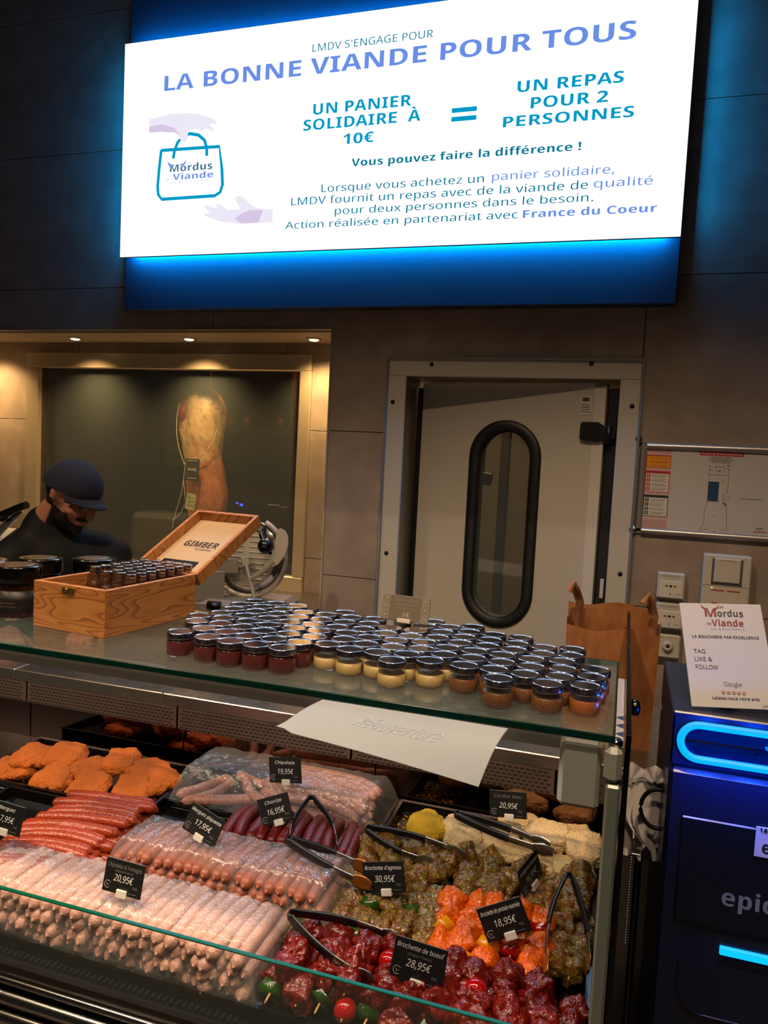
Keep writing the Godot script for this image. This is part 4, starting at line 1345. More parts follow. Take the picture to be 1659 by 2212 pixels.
# cling film drawn over a pile, with small folds of its own
func film_over(label: String, x0: float, x1: float, z0: float, z1: float, top: float, base: float, sd: int, slope := 0.0, r := 0.011) -> void:
	var nz := noise(9.0, FastNoiseLite.TYPE_SIMPLEX_SMOOTH, 3, sd)
	var fold := noise(30.0, FastNoiseLite.TYPE_SIMPLEX_SMOOTH, 2, sd + 9)
	var rows := []
	var nx := 240
	var nzz := 90
	var gx := (x1 - x0) * 0.06
	for j in nzz + 1:
		var row := PackedVector3Array()
		for i in nx + 1:
			var u := float(i) / nx
			var v := float(j) / nzz
			var x := lerpf(x0, x1, u)
			var z := lerpf(z0, z1, v)
			var d := minf(minf(x - x0, x1 - x), minf(z0 - z, z - z1))
			var h := smoothstep(0.0, 0.035, d)
			h = sqrt(h)
			var y := lerpf(base, top + slope * v, h)
			var st := fold.get_noise_2d((x * 0.8 + z * 0.6) * 0.55, (z * 0.8 - x * 0.6) * 4.2)
			y += 0.0016 * (1.0 - 2.2 * absf(st)) * (0.35 + h) * clampf(0.5 + 1.6 * nz.get_noise_2d(x * 0.7 + 9.0, z * 0.7), 0.0, 1.0)
			y += 0.0035 * nz.get_noise_2d(x * 3.0, z * 1.3) + 0.0022 * (1.0 - absf(fold.get_noise_2d(x * 0.55 + z * 0.5, z * 0.25 - x * 0.9))) * h
			row.append(Vector3(x, y, z))
		rows.append(row)
	var g := Geo.new()
	g.sheet(rows)
	var m := pane("cling_film", Color(1, 1, 1), 0.065, 0.13)
	if not m.normal_enabled:
		m.uv1_triplanar = true
		m.uv1_world_triplanar = true
		m.uv1_scale = Vector3(3.0, 3.0, 14.0)
		m.normal_enabled = true
		var t := pattern(noise(0.02, FastNoiseLite.TYPE_SIMPLEX_SMOOTH, 4, 31), [])
		t.as_normal_map = true
		t.bump_strength = 7.0
		m.normal_texture = t
		m.normal_scale = 0.9
	tag(obj("cling_film", g, m), label, "plastic film", "cling film over the sausages")

func tray(label: String, x0: float, x1: float, z0: float, z1: float, rim := 0.022) -> void:
	var t := thing("food_tray", label, "tray", Vector3((x0 + x1) / 2, deck_y((z0 + z1) / 2) - 0.003, (z0 + z1) / 2), 0.0, "black trays of the counter")
	t.rotation.x = atan(0.08)
	var hx := (x1 - x0) / 2
	var hz := (z0 - z1) / 2
	var bm := mat("tray_black", Color(0.03, 0.028, 0.027), 0.22)
	var g := Geo.new()
	g.box(Vector3(0, 0.0025, 0), Vector3(hx * 2 - 0.006, 0.004, hz * 2 - 0.006), 0.001)
	obj("base", g, bm, t)
	for s in [-1.0, 1.0]:
		g = Geo.new()
		g.prism(PackedVector2Array([Vector2(0, 0), Vector2(0.004, 0), Vector2(0.010, rim), Vector2(0.014, rim), Vector2(0.014, rim + 0.003), Vector2(0.006, rim + 0.003)]), hz * 2, Transform3D(Basis(Vector3(s, 0, 0), Vector3.UP, Vector3(0, 0, s)), Vector3(s * (hx - 0.012), 0.0, -s * hz)))
		obj("rim", g, bm, t)
		g = Geo.new()
		g.prism(PackedVector2Array([Vector2(0, 0), Vector2(0.004, 0), Vector2(0.010, rim), Vector2(0.014, rim), Vector2(0.014, rim + 0.003), Vector2(0.006, rim + 0.003)]), hx * 2, Transform3D(Basis(Vector3(0, 0, s), Vector3.UP, Vector3(-s, 0, 0)), Vector3(s * hx, 0.0, s * (hz - 0.012))))
		obj("rim", g, bm, t)

# slate price card on a white clip foot; tilt is its roll
func card(at: Vector3, tilt: float, yaw: float, lean: float, lines: Array, label: String, w := 0.075, h := 0.054) -> void:
	var t := thing("price_card", label, "price card", at, yaw, "chalk price cards in the counter")
	t.rotation = Vector3(lean, yaw, tilt)
	var slate := mat("slate_card", Color(0.055, 0.060, 0.058), 0.45)
	var chalk := mat("chalk", Color(0.82, 0.82, 0.80), 0.8)
	var dim := mat("chalk_dim", Color(0.40, 0.40, 0.39), 0.8)
	var g := Geo.new()
	g.box(Vector3(0, h / 2 + 0.006, 0), Vector3(w, h, 0.0018), 0.0008)
	obj("slate", g, slate, t)
	g = Geo.new()
	g.box(Vector3(0.002, 0.009, 0.0030), Vector3(0.019, 0.011, 0.0042), 0.0008)
	g.box(Vector3(0.002, 0.0040, -0.006), Vector3(0.019, 0.004, 0.022), 0.0008)
	obj("clip", g, mat("clip_white", Color(0.80, 0.78, 0.73), 0.5), t)
	var Z := 0.0012
	var skew := Basis(Vector3.RIGHT, Vector3(0.16, 1.0, 0.0), Vector3.BACK)
	write(t, lines[0], Vector3(0.0, h + 0.006 - 0.0105, Z), 0.0066, lines[2] if lines.size() > 2 else chalk, minf(w * 0.88, lines[0].length() * 0.0050), soft, 1, skew)
	write(t, lines[1], Vector3(0.001, h * 0.46 + 0.006, Z), 0.0105, chalk, lines[1].length() * 0.0060, soft, 1, skew)
	write(t, "(kg)", Vector3(w * 0.33, h * 0.28 + 0.006, Z), 0.0038, dim)
	g = Geo.new()
	for k in 6:
		g.box(Vector3(w * 0.20 + 0.0024 * k, h * 0.10 + 0.006, Z), Vector3(0.0014 + 0.0005 * (k % 2), 0.0011, 0.0003))
	obj("small_print", g, dim, t)
	if lines.size() > 3:
		write(t, lines[3], Vector3(0.0, h * 0.66 + 0.006, Z), 0.0036, dim)
	g = Geo.new()
	var pts := []
	for k in 13:
		var a := 0.6 + 4.9 * k / 12
		pts.append(Vector3(-w * 0.37 + 0.0058 * cos(a), h * 0.22 + 0.006 + 0.0058 * sin(a), Z))
	g.tube(pts, [0.0006], 4, 0.3, Vector3.BACK)
	g.tube([Vector3(-w * 0.37 - 0.002, h * 0.22 + 0.008, Z), Vector3(-w * 0.37, h * 0.22 + 0.004, Z), Vector3(-w * 0.37 + 0.003, h * 0.22 + 0.0065, Z)], [0.0006], 4, 0.3, Vector3.BACK)
	obj("emblem", g, mat("chalk_mid", Color(0.58, 0.58, 0.56), 0.8), t)

# kitchen tongs: spring end, black grips, steel arms with scalloped ends
func tongs(hinge: Vector3, a: Vector3, b: Vector3, label: String, soil: Material = null) -> void:
	var t := thing("tongs", label, "tongs", hinge)
	var grip := mat("tong_grip", Color(0.035, 0.033, 0.033), 0.38)
	var st := mat("tong_steel", Color(0.62, 0.60, 0.57), 0.25, 1.0)
	var ends := [a - hinge, b - hinge]
	var mid: Vector3 = ((a + b) / 2 - hinge).normalized()
	var side: Vector3 = (a - b).normalized()
	side = (side - mid * side.dot(mid)).normalized()
	var up := mid.cross(side).normalized()
	if up.y < 0:
		up = -up
	for i in 2:
		var e: Vector3 = ends[i]
		var sd: Vector3 = side * (1.0 if i == 0 else -1.0)
		var L := e.length()
		var d := e / L
		var start := sd * 0.007
		var bow := sd * 0.012
		var at := func(f: float) -> Vector3: return start.lerp(e, f) + bow * sin(PI * f)
		var arm := Node3D.new()
		arm.name = "arm"
		t.add_child(arm, true)
		# a pair of tongs has tall thin arms: wide along up, thin along side
		var bar := func(f0: float, f1: float, hw: float, th: float, m: Material, called: String, wave := 0.0) -> void:
			var g := Geo.new()
			var r := []
			for k in 15:
				var f: float = lerpf(f0, f1, k / 14.0)
				var p: Vector3 = at.call(f)
				var q: Vector3 = (at.call(f + 0.01) - at.call(f - 0.01)).normalized()
				var s2: Vector3 = q.cross(up).normalized()
				var hh := hw
				if wave > 0.0:
					hh = hw * (0.75 + 0.45 * sin(PI * k / 14.0)) + 0.0012 * absf(sin(k * PI / 2.0 + 0.4))
				r.append(PackedVector3Array([p + up * hh + s2 * th * 0.4, p + up * hh * 0.6 + s2 * th, p - up * hh * 0.6 + s2 * th, p - up * hh + s2 * th * 0.4, p - up * hh - s2 * th * 0.4, p - up * hh * 0.6 - s2 * th, p + up * hh * 0.6 - s2 * th, p + up * hh - s2 * th * 0.4]))
			g.rings(r, true, true, true, 1)
			obj(called, g, m, arm)
		bar.call(0.0, 0.56, 0.0075, 0.0030, grip, "grip")
		bar.call(0.555, 0.80, 0.0062, 0.0014, st, "steel_bar")
		bar.call(0.80, 1.0, 0.0095, 0.0014, soil if soil else st, "scalloped_end", 1.0)
	var g := Geo.new()
	var pts := []
	for k in 9:
		var an := PI * k / 8
		pts.append(side * (0.008 * cos(an)) - mid * (0.008 * sin(an)))
	g.tube(pts, [0.0065], 8, 0.35, side.rotated(up, PI / 2))
	obj("spring_end", g, grip, t)

func variants(L: float, r: float, sag: float, sway: float, m: Material, n := 4, hook := 0.0) -> Array:
	var res := []
	for i in n:
		res.append(mesh_of(sausage(L * (1.0 + 0.03 * (i - 1.5)), r, sag, sway * (1.0 if i % 2 else 0.3), i + 1, hook), m))
	return res

func build_deck() -> void:
	var pale := meat_mat("chipolata_pale", [[0.0, Color(0.60, 0.42, 0.36)], [0.45, Color(0.69, 0.52, 0.45)], [0.62, Color(0.77, 0.64, 0.56)], [0.75, Color(0.60, 0.38, 0.32)], [1.0, Color(0.82, 0.73, 0.64)]], 0.38, 9.0, 0.10)
	var spicy := meat_mat("merguez_spicy", [[0.0, Color(0.48, 0.24, 0.16)], [0.5, Color(0.60, 0.35, 0.25)], [0.7, Color(0.54, 0.26, 0.18)], [1.0, Color(0.68, 0.46, 0.35)]], 0.38, 9.0, 0.10)
	var red := meat_mat("merguez_red", [[0.0, Color(0.46, 0.13, 0.045)], [0.5, Color(0.60, 0.22, 0.08)], [0.72, Color(0.53, 0.17, 0.06)], [1.0, Color(0.68, 0.32, 0.14)]], 0.26, 8.0, 0.12)
	var deep := meat_mat("chorizo_red", [[0.0, Color(0.26, 0.025, 0.02)], [0.5, Color(0.38, 0.05, 0.035)], [1.0, Color(0.48, 0.10, 0.06)]], 0.32, 8.0, 0.10)
	var pink := meat_mat("chipolata_pink", [[0.0, Color(0.52, 0.30, 0.24)], [0.5, Color(0.64, 0.42, 0.35)], [0.7, Color(0.72, 0.54, 0.46)], [1.0, Color(0.58, 0.33, 0.27)]], 0.36, 9.0, 0.10)
	# trays
	tray("black tray under the pale cheese chipolatas at the front glass", -1.09, -0.475, -0.985, -1.148)
	tray("black tray under the film-wrapped brown spicy merguez", -0.885, -0.42, -1.152, -1.30)
	tray("black tray under the orange-red merguez pile at left", -1.30, -0.892, -1.152, -1.375)
	tray("black tray holding orange breaded cutlets at the back", -1.42, -0.945, -1.385, -1.60)
	tray("black tray under the deep red chorizo sausages", -0.74, -0.43, -1.305, -1.445)
	tray("black tray under the pink chipolatas by the rear mirror", -0.94, -0.445, -1.45, -1.63)
	tray("black tray holding pale breaded cordons bleus at back right", -0.44, -0.003, -1.435, -1.63)
	tray("black tray under the green herbed lamb skewers", -0.515, -0.003, -1.118, -1.43)
	tray("black tray at front right under the red beef skewers", -0.472, -0.003, -0.985, -1.114)
	# sausages
	pile("cheese_chipolata", "pale pink cheese chipolata in front tray", "cheese chipolatas", variants(0.152, 0.0112, 0.004, 0.003, pale), -1.075, -0.488, -0.992, -1.142, 1, 4, 0.0108, 0.0, 0.004)
	pile("spicy_merguez", "brown spicy merguez under film", "spicy merguez", variants(0.140, 0.0114, 0.004, 0.003, spicy), -0.872, -0.432, -1.158, -1.294, 1, 4, 0.0110, 0.0, 0.008)
	pile("merguez_sausage", "orange-red merguez in the left pile", "red merguez", variants(0.19, 0.0110, 0.008, 0.012, red), -1.088, -0.905, -1.010, -1.372, 0, 4, 0.0105, 0.22, 0.012)
	pile("chorizo_sausage", "deep red chorizo sausage beside steel tongs", "chorizo sausages", variants(0.135, 0.0125, 0.008, 0.006, deep), -0.728, -0.442, -1.308, -1.442, 1, 3, 0.0125, 0.12, 0.006)
	pile("pink_chipolata", "pink chipolata in the rear wrapped pile", "pink chipolatas", variants(0.265, 0.0112, 0.004, 0.012, pink, 4, 0.055), -0.735, -0.455, -1.500, -1.626, 0, 4, 0.0108, 0.0, 0.006, false)
	# a few loose links left of the rear pile
	var links := variants(0.15, 0.0115, 0.0, 0.02, pink, 3)
	var loose := [[Vector3(-0.885, 0.802, -1.52), 1.15, "single pink chipolata lying at rear left, nearest the orange cutlets"], [Vector3(-0.862, 0.803, -1.50), 1.25, "pink chipolata beside the leftmost loose link"], [Vector3(-0.80, 0.806, -1.475), 0.45, "curved pink chipolata bridging toward the wrapped pile"], [Vector3(-0.775, 0.804, -1.585), -0.3, "loose pink chipolata near the rear mirror"], [Vector3(-0.745, 0.817, -1.52), -0.75, "pink chipolata resting against left end of rear pile"]]
	for i in loose.size():
		var o := inst("loose_chipolata", links[i % 3], self, Transform3D(Basis(Vector3.UP, loose[i][1]), loose[i][0]))
		tag(o, loose[i][2], "sausage", "loose pink chipolatas")
	# films
	film_over("clear cling film over the pale cheese chipolatas", -1.085, -0.474, -0.982, -1.152, 0.8275, 0.752, 3)
	film_over("clear cling film over the brown spicy merguez", -0.886, -0.416, -1.150, -1.304, 0.847, 0.760, 14)
	film_over("clear cling film over the rear pink chipolatas", -0.93, -0.442, -1.446, -1.632, 0.866, 0.790, 25)
	# breaded cutlets
	var crumb := pattern(noise(0.09, FastNoiseLite.TYPE_CELLULAR, 2, 6), [])
	var orange := meat_mat("crumb_orange", [[0.0, Color(0.56, 0.20, 0.01)], [0.4, Color(0.73, 0.35, 0.013)], [0.7, Color(0.79, 0.42, 0.025)], [1.0, Color(0.90, 0.58, 0.11)]], 0.75, 9.0, 0.0, 0.08)
	relief(orange, crumb, 0.30)
	var cream := meat_mat("crumb_cream", [[0.0, Color(0.62, 0.46, 0.28)], [0.3, Color(0.76, 0.63, 0.43)], [0.6, Color(0.82, 0.71, 0.52)], [1.0, Color(0.88, 0.79, 0.62)]], 0.8, 7.0, 0.0, 0.06)
	relief(cream, crumb, 0.30)
	var yellow := meat_mat("crumb_yellow", [[0.0, Color(0.66, 0.48, 0.02)], [0.5, Color(0.80, 0.62, 0.03)], [1.0, Color(0.86, 0.70, 0.10)]], 0.8, 9.0, 0.0, 0.08)
	relief(yellow, crumb, 0.30)
	var om := []
	var cm := []
	for i in 4:
		om.append(mesh_of(blob(Vector3(0.047, 0.016, 0.040), 0.40, i + 3, 0.30, 34, 14.0), orange))
		cm.append(mesh_of(blob(Vector3(0.044, 0.017, 0.040), 0.34, i + 13, 0.30, 34, 14.0), cream))
	var op := [[Vector3(-1.315, 0.818, -1.465), 0.5, 0.25, "top cutlet at left end of the orange breaded row"], [Vector3(-1.245, 0.826, -1.490), 0.3, 0.30, "second orange breaded cutlet along the back, rounded top"], [Vector3(-1.105, 0.824, -1.515), 0.2, 0.22, "orange breaded cutlet standing proud at middle back"], [Vector3(-1.03, 0.812, -1.515), 0.7, 0.2, "orange breaded cutlet fourth along the back"], [Vector3(-1.22, 0.798, -1.425), 0.1, 0.35, "front orange breaded cutlet nearest the merguez"], [Vector3(-1.125, 0.797, -1.430), -0.1, 0.35, "flat orange breaded cutlet at middle of the front"], [Vector3(-1.02, 0.796, -1.440), 0.2, 0.38, "big square orange breaded cutlet at front right"], [Vector3(-1.16, 0.806, -1.480), 0.9, 0.2, "orange breaded cutlet tucked between the two rows"], [Vector3(-0.985, 0.806, -1.50), 1.0, 0.25, "orange breaded cutlet at far right of its tray"], [Vector3(-1.35, 0.795, -1.44), 0.6, 0.1, "orange breaded cutlet underneath at left end"], [Vector3(-1.27, 0.796, -1.52), 0.2, 0.0, "orange breaded cutlet low at the back left"], [Vector3(-1.06, 0.794, -1.54), 0.4, 0.0, "orange breaded cutlet low at the back right"]]
	for i in op.size():
		var o := inst("orange_cutlet", om[i % 4], self, Transform3D(Basis.from_euler(Vector3(op[i][2], op[i][1], 0.08 * (i % 3 - 1))), op[i][0]))
		tag(o, op[i][3], "breaded cutlet", "orange breaded cutlets")
	var cp := [[Vector3(-0.272, 0.824, -1.505), 0.2, 0.35, "leftmost pale breaded cordon bleu, beside the yellow one"], [Vector3(-0.195, 0.813, -1.495), 0.0, 0.40, "pale breaded cordon bleu second from the yellow one"], [Vector3(-0.105, 0.836, -1.530), -0.1, 0.35, "plump pale cordon bleu right of the slate card"], [Vector3(-0.036, 0.832, -1.520), 0.15, 0.40, "pale cordon bleu at far right, on top"], [Vector3(-0.125, 0.806, -1.472), 0.1, 0.3, "flat pale cordon bleu under the tongs' tip"], [Vector3(-0.050, 0.804, -1.465), 0.0, 0.25, "pale cordon bleu lowest at front right"], [Vector3(-0.165, 0.825, -1.575), 0.5, 0.1, "pale cordon bleu behind the slate card"], [Vector3(-0.245, 0.806, -1.465), 0.4, 0.2, "pale cordon bleu at the front, beside the herbed lamb"], [Vector3(-0.06, 0.818, -1.585), 0.2, 0.0, "pale cordon bleu at the back right corner"]]
	for i in cp.size():
		var o := inst("cordon_bleu", cm[i % 4], self, Transform3D(Basis.from_euler(Vector3(cp[i][2], cp[i][1], 0.06 * (i % 3 - 1))), cp[i][0]))
		tag(o, cp[i][3], "breaded cutlet", "pale breaded cordons bleus")
	tag(obj("yellow_cutlet", blob(Vector3(0.040, 0.022, 0.036), 0.34, 40, 0.25, 34, 14.0), yellow, self, Transform3D(Basis.from_euler(Vector3(0.3, 0.5, 0.25)), Vector3(-0.350, 0.818, -1.500))), "single bright yellow breaded cutlet on black tray", "breaded cutlet")
	# loose crumbs in the two trays
	for b in 2:
		var g := Geo.new()
		for k in 220:
			var x := rng.randf_range(-1.40, -0.965) if b == 0 else rng.randf_range(-0.425, -0.33)
			var z := rng.randf_range(-1.395, -1.47) if b == 0 else rng.randf_range(-1.45, -1.60)
			var s := rng.randf_range(0.0008, 0.0022)
			g.box(Vector3(x, deck_y(z) + 0.003, z), Vector3(s, s, s) * 1.5, 0.0, Basis(Vector3(1, 1, 0).normalized(), rng.randf() * 3.0))
		var o := obj("bread_crumbs", g, orange if b == 0 else yellow)
		tag(o, ["orange bread crumbs scattered on the tray of cutlets", "yellow bread crumbs scattered on the black tray"][b], "crumbs")
		o.set_meta("kind", "stuff")
	build_skewers()
	# price cards
	var dimc := mat("chalk_dim", Color(0.40, 0.40, 0.39), 0.8)
	card(Vector3(-0.247, 0.806, -1.040), -0.10, 0.06, -0.22, ["Brochette de boeuf", "28,95€", null, "(Origine: France)"], "large slate card reading Brochette de boeuf 28,95€", 0.080, 0.060)
	card(Vector3(-0.652, 0.868, -1.461), 0.14, 0.0, -0.10, ["Chipolata", "19,95€"], "slate card reading Chipolata 19,95€ on the rear sausages")
	card(Vector3(-0.183, 0.858, -1.516), 0.10, 0.0, -0.10, ["Cordon bleu", "20,95€", dimc], "slate card reading 20,95€ on the pale breaded cordons bleus")
	card(Vector3(-0.353, 0.812, -1.240), 0.20, 0.05, -0.12, ["Brochette d'agneau", "30,95€"], "slate card reading Brochette d'agneau 30,95€ among lamb skewers")
	card(Vector3(-0.748, 0.834, -1.030), -0.02, 0.0, -0.22, ["Chipolatas & fromages", "20,95€", dimc, "(origine France)"], "slate card reading 20,95€ on the cheese chipolatas")
	card(Vector3(-0.716, 0.853, -1.210), -0.32, 0.0, -0.20, ["Merguez piquante", "17,95€"], "tilted slate card reading Merguez piquante 17,95€")
	card(Vector3(-0.614, 0.836, -1.352), 0.36, 0.15, -0.20, ["Chorizo", "16,95€"], "slate card reading Chorizo 16,95€ tilted the other way", 0.066, 0.054)
	card(Vector3(-0.125, 0.826, -1.178), 0.46, 0.05, -0.15, ["Brochette de pintade marinée", "18,95€"], "slanted slate card reading 18,95€ on the orange skewers")
	card(Vector3(-1.055, 0.848, -1.095), -0.08, 0.05, -0.20, ["Merguez", "17,95€"], "slate card reading Merguez at the left edge")
	card(Vector3(-0.108, 0.828, -1.336), 0.25, 1.15, -0.20, ["Araignée de porc", "16,95€"], "slate card turned almost edge-on among herbed meat", 0.07, 0.052)
	# tongs
	var oil := mat("tong_oiled", Color(0.60, 0.36, 0.12), 0.22, 0.7)
	tongs(Vector3(-0.585, 0.858, -1.443), Vector3(-0.565, 0.832, -1.293), Vector3(-0.482, 0.832, -1.329), "black tongs standing open over the chorizo")
	tongs(Vector3(-0.545, 0.868, -1.252), Vector3(-0.381, 0.828, -1.234), Vector3(-0.406, 0.822, -1.295), "large black-handled tongs with oily orange tips, over the lamb skewers", oil)
	tongs(Vector3(-0.438, 0.846, -1.392), Vector3(-0.300, 0.826, -1.360), Vector3(-0.246, 0.830, -1.400), "tongs with herb-smeared end beside the yellow cutlet", mat("tong_herbed", Color(0.36, 0.33, 0.22), 0.35, 0.5))
	tongs(Vector3(-0.459, 0.846, -1.078), Vector3(-0.308, 0.806, -1.034), Vector3(-0.293, 0.812, -1.132), "front black-handled tongs with clean steel scalloped end, over beef skewers")
	tongs(Vector3(-0.279, 0.866, -1.484), Vector3(-0.087, 0.842, -1.454), Vector3(-0.095, 0.842, -1.478), "closed tongs lying across the pale cordons bleus")
	tongs(Vector3(-0.050, 0.862, -1.335), Vector3(-0.068, 0.806, -1.149), Vector3(-0.008, 0.796, -1.190), "tongs standing open at the right end, over the orange skewers", oil)

func build_skewers() -> void:
	var lamb := meat_mat("lamb_herbed", [[0.0, Color(0.30, 0.27, 0.03)], [0.28, Color(0.50, 0.45, 0.08)], [0.36, Color(0.22, 0.17, 0.04)], [0.44, Color(0.40, 0.20, 0.13)], [0.54, Color(0.50, 0.29, 0.20)], [0.62, Color(0.42, 0.24, 0.12)], [0.70, Color(0.66, 0.58, 0.16)], [0.80, Color(0.33, 0.32, 0.05)], [1.0, Color(0.55, 0.48, 0.12)]], 0.13, 6.0, 0.22, 0.022)
	var beef := meat_mat("beef_marinated", [[0.0, Color(0.20, 0.025, 0.012)], [0.45, Color(0.36, 0.05, 0.025)], [0.65, Color(0.48, 0.10, 0.045)], [1.0, Color(0.33, 0.15, 0.09)]], 0.14, 7.0, 0.18, 0.025)
	var fowl := meat_mat("guinea_fowl_marinated", [[0.0, Color(0.70, 0.17, 0.012)], [0.45, Color(0.83, 0.33, 0.02)], [0.7, Color(0.88, 0.46, 0.05)], [1.0, Color(0.80, 0.24, 0.02)]], 0.12, 6.0, 0.22, 0.03)
	var pepper := mat("pepper_green", Color(0.13, 0.27, 0.04), 0.18)
	var pepper_r := mat("pepper_red", Color(0.55, 0.03, 0.02), 0.16)
	var pepper_y := mat("pepper_yellow", Color(0.85, 0.55, 0.03), 0.18)
	var tomato := mat("tomato_red", Color(0.56, 0.025, 0.015), 0.10)
	var wood := mat("skewer_wood", Color(0.72, 0.56, 0.30), 0.6)
	var chunks := {}
	for q in [["lamb", lamb], ["beef", beef], ["fowl", fowl]]:
		chunks[q[0]] = []
		for i in 5:
			chunks[q[0]].append(mesh_of(blob(Vector3(0.0225, 0.0195, 0.0190), 0.34 if q[0] == "fowl" else 0.42, i * 7 + 2, 0.5, 11, 26.0 if q[0] == "fowl" else 32.0), q[1]))
	var plate := func(m: Material) -> Mesh:
		var g := Geo.new()
		var rows := []
		for i in 7:
			var row := PackedVector3Array()
			var a := (i / 6.0 - 0.5) * 1.5
			for e in 2:
				var rr := 0.021 - 0.0045 * e
				var w := 0.020 - 0.006 * absf(a)
				row.append(Vector3(-w if e == 0 else w * 0.9, sin(a) * rr, cos(a) * rr - 0.018))
				row.append(Vector3(w if e == 0 else -w * 0.9, sin(a) * rr, cos(a) * rr - 0.018))
			rows.append(PackedVector3Array([row[0], row[1], row[2], row[3]]))
		g.rings(rows, true, true, true, 1)
		return mesh_of(g, m)
	var plates := {"green": plate.call(pepper), "red": plate.call(pepper_r), "yellow": plate.call(pepper_y)}
	var tm := mesh_of(blob(Vector3(0.0165, 0.0175, 0.0165), 0.03, 5, 0.0, 8), tomato)
	var g := Geo.new()
	g.tube([Vector3(0, 0, 0.098), Vector3(0, 0, 0.094), Vector3(0, 0, -0.085)], [0.0004, 0.0016, 0.0016], 6)
	var stick := mesh_of(g, wood)
	var make := func(called: String, label: String, group: String, at: Vector3, yaw: float, pitch: float, list: Array, key: String, k: float) -> void:
		var t := thing(called, label, "meat skewer", at, 0.0, group)
		t.rotation = Vector3(pitch, yaw, rng.randf_range(-0.4, 0.4))
		inst("stick", stick, t, Transform3D(Basis.from_scale(Vector3(1, 1, k)), Vector3.ZERO))
		for i in list.size():
			var z: float = (0.068 - i * (0.136 / maxf(list.size() - 1, 1))) * k
			var w: String = list[i]
			var spin := Basis.from_euler(Vector3(rng.randf_range(-0.5, 0.5), rng.randf_range(-0.5, 0.5), rng.randf() * TAU))
			if w == "meat":
				inst("meat_chunk", chunks[key][rng.randi() % 5], t, Transform3D(spin * Basis.from_scale(Vector3.ONE * rng.randf_range(0.85, 1.12)), Vector3(rng.randf_range(-0.003, 0.003), rng.randf_range(-0.003, 0.003), z)))
			elif w == "tomato":
				inst("cherry_tomato", tm, t, Transform3D(spin, Vector3(0, 0, z)))
			else:
				inst("pepper_piece", plates[w], t, Transform3D(Basis(Vector3.BACK, rng.randf_range(-0.7, 0.7)) * Basis(Vector3.RIGHT, rng.randf_range(-0.35, 0.2)), Vector3(0, 0.002, z)))
	# lamb: a front row with green pepper ends, a back row of herbed meat
	for i in 7:
		var x := -0.488 + i * 0.036
		make.call("lamb_skewer", "herbed lamb skewer with green pepper, front row, %s from left" % nth(i), "lamb skewers", Vector3(x, 0.785 + 0.004 * (i % 2), -1.218 - 0.006 * (i % 3)), rng.randf_range(-0.12, 0.12), 0.10, ["green", "meat", "meat", "green" if i % 2 else "meat", "meat", "meat"], "lamb", 1.0)
	for i in 12:
		var x := -0.475 + i * 0.040
		make.call("lamb_skewer", "green-herbed lamb skewer in back row, %s from left" % nth(i), "lamb skewers", Vector3(x, 0.800 + 0.006 * (i % 3), -1.378 - 0.012 * (i % 2)), rng.randf_range(-0.5, 0.5), 0.06, ["meat", "meat", "meat", "meat", "meat"], "lamb", 0.78)
	for i in 7:
		var x := -0.22 + i * 0.033
		make.call("lamb_skewer", "dark herbed lamb skewer behind the orange ones, %s from left" % nth(i), "lamb skewers", Vector3(x, 0.780 + 0.005 * (i % 2), -1.27), rng.randf_range(-0.2, 0.2), 0.08, ["meat", "meat", "meat", "meat", "meat"], "lamb", 0.8)
	# guinea fowl, glossy orange
	for i in 5:
		var x := -0.238 + i * 0.037
		make.call("guinea_fowl_skewer", "glossy orange marinated skewer, %s from left" % nth(i), "orange skewers", Vector3(x, 0.808 - 0.004 * absf(i - 1.5), -1.205 - 0.004 * i), rng.randf_range(-0.12, 0.12), 0.16, [["meat", "meat", "yellow", "meat", "meat"], ["yellow", "meat", "meat", "meat", "meat"], ["meat", "yellow", "meat", "meat", "meat"], ["tomato", "red", "meat", "meat", "meat"], ["meat", "meat", "meat", "red", "meat"]][i], "fowl", 0.92)
	# beef, dark red with tomatoes and peppers
	for i in 12:
		var x := -0.458 + i * 0.0395
		var mix: Array = [["green", "meat", "tomato", "meat"], ["meat", "meat", "meat", "red"], ["green", "meat", "meat", "meat"], ["tomato", "meat", "meat", "meat"]][i % 4]
		make.call("beef_skewer", "dark red beef skewer at front, %s from left" % nth(i), "beef skewers", Vector3(x, 0.778 + 0.005 * (i % 2), -1.048 - 0.004 * (i % 3)), rng.randf_range(-0.15, 0.15), 0.10, mix, "beef", 0.74)
	for i in 9:
		var x := -0.435 + i * 0.046
		make.call("beef_skewer", "red beef skewer lying on top of the others, %s from left" % nth(i), "beef skewers", Vector3(x, 0.802, -1.062 - 0.012 * (i % 2)), rng.randf_range(-0.25, 0.25), 0.10, ["meat", "meat", "tomato" if i % 3 == 0 else "meat", "meat"], "beef", 0.62)

